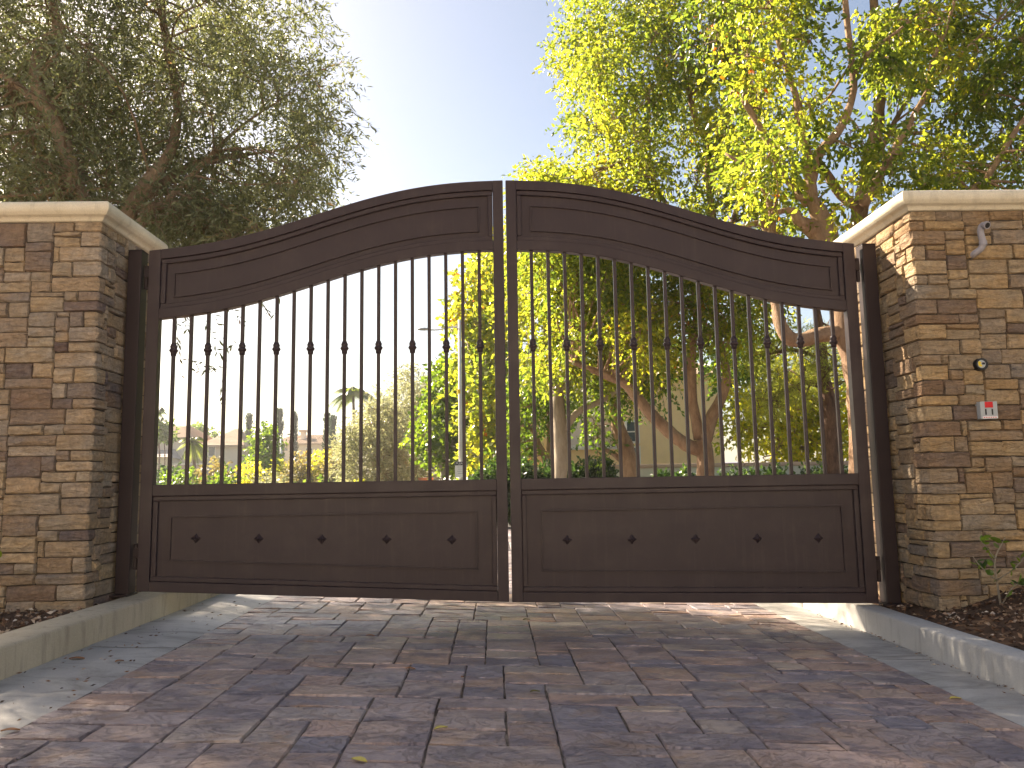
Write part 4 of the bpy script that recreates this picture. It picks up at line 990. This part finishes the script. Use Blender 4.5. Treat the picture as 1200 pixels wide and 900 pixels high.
# --- hedge and foliage along the white wall
def hedge(poly, Y, n_, m_, label, leaf_=0.085, rad=0.15):
    C1 = region(poly, n_, Y, 0.25); b0 = at(sum(p[0] for p in poly)/len(poly), 600, Y); b0.z = 0
    root = empty('hedge', tuple(b0), label, 'hedge', 'clipped dark hedges beyond the gate'); Rr = np.full(len(C1), rad)
    st = MB()
    for c in C1[::4]: st.tube([(c[0], c[1], 0), (c[0]+.03, c[1], c[2]*0.6), tuple(c)], [.015, .012, .006], 4)
    st.build('stem', M['bark_pine'], root)
    P, D, tint, O, d = sprigs(C1, Rr, 16, 7, 0.14, droop=0.0); leaf_object('foliage', P, D, leaf_, 0.55, m_, root, tint, simple=True)
hedge([(560, 600), (560, 553), (600, 550), (605, 600)], 10.6, 60, M['l_dark'], 'dark hedge seen through the last pickets of the left gate leaf')
hedge([(606, 600), (606, 552), (650, 549), (648, 600)], 10.2, 60, M['l_dark'], 'dark hedge left of the pale straight trunk')
hedge([(664, 600), (664, 549), (715, 547), (716, 600)], 10.2, 60, M['l_dark'], 'dark hedge right of the pale straight trunk, ending at the white wall')
hedge([(770, 600), (772, 562), (800, 556), (822, 562), (824, 600)], 10.9, 40, M['l_dark'], 'low hedge against the white wall left of the forked trunk')
hedge([(838, 600), (838, 561), (870, 556), (1060, 552), (1060, 600)], 10.9, 140, M['l_dark'], 'long low hedge against the white wall right of the forked trunk')
C1 = region([(600, 640), (590, 585), (606, 585)], 5, 11.5, 0.2)

# ================================================================ WALL, HOUSES, LAMPS
w0, w1 = at(716, 560, 11.8), at(1120, 560, 11.8)
wl = empty('garden_wall', ((w0.x+w1.x)/2, 11.9, -.3), 'low white rendered garden wall with a pinkish cap behind the right gate leaf', 'wall')
ztop = at(850, 547, 11.8).z
MB().box(w0.x, w1.x, 11.8, 12.0, -.3, ztop).build('wall_face', M['white_wall'], wl)
k = 0; x = w0.x-0.03
while x < w1.x:
    MB().box(x+.004, min(x+.9, w1.x+.03)-.004, 11.75, 12.05, ztop+.001, ztop+.075).build('capstone', M['wall_cap'], wl, bevel=.01); x += .9

def window(parent, x, y, z, w, h, frame=0.06, grid=(1, 1)):
    f = MB(); f.box(x-w/2-frame, x+w/2+frame, y-.05, y, z+h/2, z+h/2+frame); f.box(x-w/2-frame, x+w/2+frame, y-.05, y, z-h/2-frame, z-h/2)
    f.box(x-w/2-frame, x-w/2, y-.05, y, z-h/2, z+h/2); f.box(x+w/2, x+w/2+frame, y-.05, y, z-h/2, z+h/2)
    for i in range(1, grid[0]): f.box(x-w/2+w*i/grid[0]-.02, x-w/2+w*i/grid[0]+.02, y-.04, y, z-h/2, z+h/2)
    for i in range(1, grid[1]): f.box(x-w/2, x+w/2, y-.035, y, z-h/2+h*i/grid[1]-.02, z-h/2+h*i/grid[1]+.02)
    fo = f.build('window', M['trim'], parent)
    MB().box(x-w/2, x+w/2, y-.015, y+.01, z-h/2, z+h/2).build('pane', M['glass'], fo)

# yellow house
hy = 22.0
hr = empty('yellow_house', (at(740, 600, hy).x, hy, -.3), 'yellow stucco house with a pale parapet and tall window behind the garden trees', 'house')
x0, x1 = at(724, 540, hy).x, at(846, 540, hy).x; zt = at(780, 440, hy).z
MB().box(x0, x1, hy, hy+7, -.3, zt).build('wall', M['stucco_yellow'], hr)
rb = MB(); rb.add([(x0-.4, hy-.4, zt), (x1+.4, hy-.4, zt), (x1+.4, hy+7.4, zt), (x0-.4, hy+7.4, zt), ((x0+x1)/2-.6, hy+3.5, zt+1.3), ((x0+x1)/2+.6, hy+3.5, zt+1.3)],
       [(0, 3, 2, 1), (0, 1, 5, 4), (1, 2, 5), (2, 3, 4, 5), (3, 0, 4)]); rb.build('roof', M['roof'], hr)
wz1, wz2 = at(738, 506, hy).z, at(738, 535, hy).z
window(hr, at(741, 515, hy).x, hy, wz1, .34, .62, .07, (1, 2)); window(hr, at(742, 540, hy).x, hy, wz2, .34, .55, .07, (1, 2))
xa = at(666, 540, hy-1).x; zc = at(690, 527, hy-1).z
MB().box(xa, x0-.001, hy-1, hy+5, -.3, zc).build('wing_wall', M['stucco_yellow'], hr)
MB().box(xa-.06, x0-.002, hy-1.1, hy+5, zc+.001, zc+.14).build('parapet_cap', M['trim'], hr)
z2 = at(690, 482, hy).z
MB().box(xa-.4, x0-.003, hy+.8, hy+6, zc+.142, z2+1.5).build('upper_wall', M['stucco_tan'], hr)
xb0, xb1 = at(622, 540, hy-.5).x, at(641, 540, hy-.5).x; zk = at(630, 488, hy-.5).z
MB().box(xb0, xb1, hy-.5, hy+.3, -.3, zk).build('column', M['stucco_yellow'], hr)
MB().box(xb0-.08, xb1+.08, hy-.6, hy+.4, zk+.001, zk+.35).build('column_cap', M['trim'], hr)
xc0 = at(606, 540, hy).x
MB().box(xc0, xb0-.002, hy-.2, hy+3, -.3, at(615, 496, hy).z).build('porch_wall', M['stucco_orange'], hr)
MB().box(xb1+.002, xa-.402, hy+.4, hy+4, -.3, at(655, 500, hy).z).build('recessed_wall', M['stucco_orange'], hr)
window(hr, at(646, 515, hy).x+.3, hy+.398, at(646, 515, hy).z, .5, .7, .06, (2, 2))
ow = at(548, 545, 21).x
o_ = empty('orange_wall', ((ow+xc0)/2, 21.2, -.3), 'low orange stucco wall left of the yellow house, under the tree by the lamp', 'wall')
MB().box(ow, xc0+.3, 21, 21.25, -.3, at(575, 538, 21).z).build('wall_face', M['stucco_orange'], o_)
MB().box(ow-.05, xc0+.35, 20.95, 21.3, at(575, 538, 21).z+.001, at(575, 538, 21).z+.08).build('wall_cap', M['trim'], o_)
# a band of low brown ground wall far behind the olives, with a terracotta pot
pt_ = at(499, 563, 26)
pot = empty('terracotta_pot', (pt_.x, 26, 0.55), 'small terracotta pot on the low wall left of the lamp, half hidden by pickets', 'pot')
MB().lathe(pt_.x, 26, [(0.56, .16), (0.62, .18), (0.98, .26), (1.0, .29), (1.06, .29), (1.06, .25), (1.02, .24)], 16).build('pot_body', M['terracotta'], pot, smooth=True)
lw = empty('low_wall', (at(480, 570, 26).x, 26, -.3), 'long low brown wall behind the grey olive trees', 'wall')
MB().box(at(398, 570, 26).x, at(548, 570, 26).x, 25.85, 26.15, -.3, 0.48).build('wall_face', M['stucco_tan'], lw)
MB().box(at(398, 570, 26).x-.03, at(548, 570, 26).x+.03, 25.8, 26.2, 0.481, 0.558).build('wall_cap', M['wall_cap'], lw)

def hiproof(rt_, x0, x1, y0, y1, z, peak_x0, peak_x1, zp, m_, ov=0.5):
    b_ = MB(); ym = (y0+y1)/2
    A = [(x0-ov, y0-ov, z), (x1+ov, y0-ov, z), (x1+ov, y1+ov, z), (x0-ov, y1+ov, z), (peak_x0, ym, zp), (peak_x1, ym, zp)]
    b_.add([(a, b2, c_-.18) for a, b2, c_ in A[:4]], [(3, 2, 1, 0)]); b_.add(A[:4]+[(a, b2, c_-.18) for a, b2, c_ in A[:4]], [(0, 4, 5, 1), (1, 5, 6, 2), (2, 6, 7, 3), (3, 7, 4, 0)])
    # courses of tiles as stepped strips so the slopes catch light like tile
    def slope(a, b2, c_, d_, n_=14):
        a, b2, c_, d_ = map(Vector, (a, b2, c_, d_)); nn = (b2-a).cross(d_-a).normalized()
        for i in range(n_):
            t0, t1 = i/n_, (i+1)/n_; p0, p1, p2, p3 = a.lerp(d_, t0), b2.lerp(c_, t0), b2.lerp(c_, t1), a.lerp(d_, t1)
            b_.add([p0+nn*.06, p1+nn*.06, p2, p3, p0, p1], [(0, 1, 2, 3), (4, 5, 1, 0)])
    slope(A[0], A[1], A[5], A[4]); slope(A[1], A[2], A[5], A[5]); slope(A[2], A[3], A[4], A[5]); slope(A[3], A[0], A[4], A[4])
    return b_.build('roof', m_, rt_)
def X_(x, Y): return at(x, 540, Y).x
def Z_(y, x, Y): return at(x, y, Y).z
# leftmost house
Y = 82
h1 = empty('tan_house', (X_(190, Y), Y, -.3), 'leftmost tan house with a brown hip roof, behind the palm', 'house', 'tan houses in the far left distance')
MB().box(X_(150, Y), X_(214, Y), Y, Y+10, -.3, Z_(513, 200, Y)).build('wall', M['stucco_tan'], h1)
hiproof(h1, X_(150, Y), X_(214, Y), Y, Y+10, Z_(513, 200, Y), X_(165, Y), X_(200, Y), Z_(495, 200, Y), M['roof'])
MB().box(X_(165, Y), X_(210, Y), Y-3, Y-.01, -.3, Z_(535, 200, Y)).build('porch', M['stucco_tan'], h1)
b_ = MB(); b_.add([(X_(163, Y), Y-3.6, Z_(537, 200, Y)), (X_(214, Y), Y-3.6, Z_(537, 200, Y)), (X_(205, Y), Y-.02, Z_(527, 200, Y)), (X_(163, Y), Y-.02, Z_(527, 200, Y)), (X_(214, Y), Y-.02, Z_(539, 200, Y))], [(0, 1, 2, 3), (1, 4, 2)]); b_.build('porch_roof', M['roof_grey'], h1)
# gabled house
Y = 84
h2 = empty('tan_house', (X_(262, Y), Y, -.3), 'tan house with a pointed hip roof and one dark upstairs window, left of the cypresses', 'house', 'tan houses in the far left distance')
MB().box(X_(239, Y), X_(282, Y), Y, Y+9, -.3, Z_(523, 260, Y)).build('wall', M['stucco_tan'], h2)
hiproof(h2, X_(239, Y), X_(282, Y), Y, Y+9, Z_(522, 260, Y), X_(260, Y), X_(263, Y), Z_(499, 262, Y), M['roof'])
window(h2, X_(248, Y), Y, Z_(529, 248, Y), .62, .95, .1, (1, 1))
MB().box(X_(282, Y)+.002, X_(295, Y), Y+2, Y+9, -.3, Z_(523, 287, Y)).build('side_wing', M['stucco_tan'], h2)
hiproof(h2, X_(283, Y), X_(305, Y), Y+2, Y+9, Z_(522, 287, Y), X_(288, Y), X_(296, Y), Z_(511, 287, Y), M['roof_grey'])
window(h2, X_(288, Y), Y+2, Z_(529, 288, Y), .35, .7, .1, (1, 1))
MB().box(X_(216, Y), X_(238, Y), Y+1, Y+8, -.3, Z_(523, 230, Y)).build('link_wing', M['stucco_tan'], h2)
MB().box(X_(196, Y-4), X_(238, Y-4), Y-4, Y-3.7, -.3, Z_(545, 215, Y-4)).build('garden_screen', M['wall_cap'], h2)
MB().box(X_(195, Y-4), X_(239, Y-4), Y-4.1, Y-3.6, Z_(545, 215, Y-4)+.001, Z_(543, 215, Y-4)).build('screen_cap', M['trim'], h2)
# far long tiled house with chimney
Y = 104
h3 = empty('tan_house', (X_(358, Y), Y, -.3), 'far house with a long tiled roof and a chimney behind the gold shrubs', 'house', 'tan houses in the far left distance')
MB().box(X_(318, Y), X_(380, Y), Y, Y+10, -.3, Z_(521, 350, Y)).build('wall', M['stucco_tan'], h3)
hiproof(h3, X_(318, Y), X_(380, Y), Y, Y+10, Z_(520, 350, Y), X_(332, Y), X_(368, Y), Z_(507, 350, Y), M['roof'])
ch = MB().box(X_(347.5, Y), X_(352.5, Y), Y+2, Y+3, Z_(520, 350, Y), Z_(505, 350, Y)).build('chimney', M['stucco_tan'], h3)
MB().box(X_(346, Y), X_(354, Y), Y+1.8, Y+3.2, Z_(505, 350, Y)+.001, Z_(502.5, 350, Y)).build('chimney_cap', M['roof'], ch)
window(h3, X_(362, Y), Y, Z_(530, 362, Y), .8, 1.0, .1, (2, 1))

# --- street lamp with the sign
lY = 15.0; lx = at(540, 560, lY)
lp = empty('street_lamp', (lx.x, lY, -.2), 'tall grey street lamp with an arm reaching left and a sign on its pole', 'street lamp', 'street lamps')
topp = at(538.5, 375, lY)
MB().tube([(lx.x, lY, -.2), (lx.x, lY, 2.0), (topp.x, lY, topp.z)], [.050, .045, .035], 12).build('pole', M['pole'], lp, smooth=True)
hd = at(502, 386.5, lY)
arm = smooth_path([(topp.x, lY, topp.z-.25, .022), (topp.x-.12, lY, topp.z-.17, .021), (hd.x+.25, lY, hd.z+.0, .018), (hd.x, lY, hd.z+.0, .018)], 5)
MB().tube([p[:3] for p in arm], [p[3] for p in arm], 8).build('arm', M['pole'], lp, smooth=True)
lh = MB(); hx, hz = hd.x, hd.z; N = 10
for (f0, f1) in ((0, 0),): pass
secs = [(0.06, .015, .015), (0.0, .045, .035), (-.08, .075, .05), (-.17, .075, .045), (-.24, .05, .03), (-.27, .02, .012)]; vs = []
for (dx, hw_, hh_) in secs:
    for q in range(N):
        a = 2*math.pi*q/N; vs.append((hx+dx, lY+hw_*math.cos(a), hz+.01+hh_*math.sin(a)*(1 if math.sin(a) > 0 else .55)))
lh.add(vs, [(i*N+q, i*N+(q+1) % N, (i+1)*N+(q+1) % N, (i+1)*N+q) for i in range(len(secs)-1) for q in range(N)] + [tuple(range(N)), tuple(range((len(secs)-1)*N, len(secs)*N))[::-1]])
lh.build('lamp_head', M['grey_metal'], lp, smooth=True, recalc=True)
bn = at(538, 459, lY)
MB().tube([(bn.x+.0, lY, bn.z-.05), (bn.x, lY, bn.z+.05)], [.052, .052], 12).build('yellow_band', M['yellow'], lp)
sg = at(539.6, 550, lY-.1)
sn = empty('street_sign', (sg.x, lY-.08, sg.z), 'white sign with a black band reading PLEASE on the street lamp pole', 'sign')
MB().box(sg.x-.13, sg.x+.145, lY-.085, lY-.075, sg.z-.185, sg.z+.185).build('sign_board', M['white'], sn)
MB().box(sg.x-.125, sg.x+.140, lY-.089, lY-.0855, sg.z+.095, sg.z+.182).build('band', M['black'], sn)
def text(s_, x, y, z, h, m_, parent, name='lettering'):
    cu = bpy.data.curves.new(name, 'FONT'); cu.body = s_; cu.size = h; cu.align_x = 'CENTER'; cu.align_y = 'CENTER'; cu.extrude = .001
    to = bpy.data.objects.new('tmp', cu); COL.objects.link(to); bpy.context.view_layer.update()
    me = bpy.data.meshes.new_from_object(to.evaluated_get(bpy.context.evaluated_depsgraph_get())); bpy.data.objects.remove(to)
    off = ORG[parent.name]; me.transform(Matrix.Translation(Vector((x, y, z))-off) @ Matrix.Rotation(math.pi/2, 4, 'X')); me.materials.clear(); me.materials.append(m_)
    o = bpy.data.objects.new(name, me); COL.objects.link(o); o.parent = parent; return o
text('PLEASE', sg.x+.008, lY-.0915, sg.z+.137, .072, M['white'], sn)
for i, w_ in enumerate((.07, .055, .075, .06)):
    MB().box(sg.x-w_, sg.x+w_, lY-.088, lY-.0855, sg.z+.05-i*.05, sg.z+.062-i*.05).build('print_line', M['grey_metal'], sn)
# far thin white lamp pole
l2 = at(329.5, 560, 46); t2 = at(329.5, 511, 46)
f2 = empty('street_lamp', (l2.x, 46, -.3), 'thin white lamp pole far off among the yellow shrubs on the left', 'street lamp', 'street lamps')
MB().tube([(l2.x, 46, -.3), (t2.x, 46, t2.z)], [.085, .06], 10).build('pole', M['white'], f2, smooth=True)
h2_ = at(341, 509, 46)
MB().tube([(t2.x, 46, t2.z-.05), (h2_.x-.2, 46, h2_.z+.02)], [.03, .03], 6).build('arm', M['white'], f2)
MB().box(h2_.x-.2, h2_.x+.2, 45.88, 46.12, h2_.z-.05, h2_.z+.06).build('lamp_head', M['white'], f2, bevel=.03)
MB().box(l2.x-.14, l2.x+.14, 45.8, 45.9, at(330, 560, 46).z, at(330, 552, 46).z).build('meter_box', M['white'], f2)

# --- blue car far behind the wall
def car(cx, cy, label):
    r_ = empty('parked_car', (cx, cy, -.3), label, 'car'); z0 = -.3
    prof = [(-2.1, .35), (-2.15, .75), (-1.9, .95), (-1.2, 1.02), (-.6, 1.50), (.7, 1.53), (1.35, 1.1), (2.0, 1.0), (2.12, .7), (2.08, .35)]
    b_ = MB(); n_ = len(prof)
    def hwid(z): return .88 if z < 1.05 else .70
    vs = [(cx-hwid(z), cy+y, z0+z+.55) for y, z in prof]+[(cx+hwid(z), cy+y, z0+z+.55) for y, z in prof]
    b_.add(vs, [tuple(range(n_)), tuple(range(n_, 2*n_))[::-1]]+[(i, i+n_, (i+1) % n_+n_, (i+1) % n_) for i in range(n_)])
    b_.build('body', M['blue'], r_, bevel=.06, recalc=True)
    g = MB(); g.add([(cx-.62, cy-1.12, z0+1.66), (cx+.62, cy-1.12, z0+1.66), (cx+.56, cy-.68, z0+2.0), (cx-.56, cy-.68, z0+2.0)], [(0, 1, 2, 3)]); g.build('rear_window', M['glass'], r_)
    for sx in (-.8, .8):
        for sy in (-1.35, 1.3):
            w_ = MB(); c0 = V((cx+sx-.1, cy+sy, z0+.42)); w_.tube([c0, c0+V((.2, 0, 0))], [.42, .42], 18); w_.build('wheel', M['tyre'], r_, bevel=.02)
cc = at(852, 540, 40)
car(cc.x, 40, 'blue vehicle whose roof shows above the white wall beside the yellow house')

# unseen house, added behind the camera to throw sunlight back on gate and pillars
oh = empty('added_bounce_house', (0, -14.5, -.1), 'unseen cream stucco house facing the gate, added to bounce sunlight onto it', 'house')
MB().box(-9.5, 9.5, -22, -14, -.1, 5.6).build('wall', M['cream'], oh)
hiproof(oh, -9.5, 9.5, -22, -14, 5.8, -4.5, 4.5, 8.2, M['roof'], 0.6)
def street_window(x, z, w, h):
    fo = MB(); y = -14
    for (a0, a1, c0, c1) in ((x-w/2-.08, x+w/2+.08, z+h/2, z+h/2+.08), (x-w/2-.08, x+w/2+.08, z-h/2-.08, z-h/2), (x-w/2-.08, x-w/2, z-h/2, z+h/2), (x+w/2, x+w/2+.08, z-h/2, z+h/2), (x-.02, x+.02, z-h/2, z+h/2)):
        fo.box(a0, a1, y+.001, y+.06, c0, c1)
    f = fo.build('window', M['trim'], oh); MB().box(x-w/2, x+w/2, y-.01, y+.02, z-h/2, z+h/2).build('pane', M['glass'], f)
for wx in (-7.2, -4.4, 4.4, 7.2): street_window(wx, 4.3, 1.1, 1.2); street_window(wx, 1.5, 1.1, 1.3)
dr = MB().box(-.55, .55, -14.02, -13.94, -.1, 2.1).build('door', M['bark_olive'], oh)
MB().tube([(.4, -13.93, 1.0), (.4, -13.88, 1.0)], [.03, .03], 8).build('handle', M['grey_metal'], dr)
# ---------------------------------------------------------------- air
hz_ = MB().box(-1600, 1600, -1600, 1600, -1.4, 13.0).build('haze', bpy.data.materials.new('thin_haze'))
hm = hz_.data.materials[0]; hm.use_nodes = True; ht = hm.node_tree
for n_ in list(ht.nodes):
    if n_.type != 'OUTPUT_MATERIAL': ht.nodes.remove(n_)
pv = ht.nodes.new('ShaderNodeVolumePrincipled'); pv.inputs['Density'].default_value = 0.0007; pv.inputs['Color'].default_value = (0.92, 0.93, 0.95, 1); pv.inputs['Anisotropy'].default_value = 0.35
ht.links.new(pv.outputs[0], [n_ for n_ in ht.nodes if n_.type == 'OUTPUT_MATERIAL'][0].inputs['Volume'])
hz_['kind'] = 'stuff'
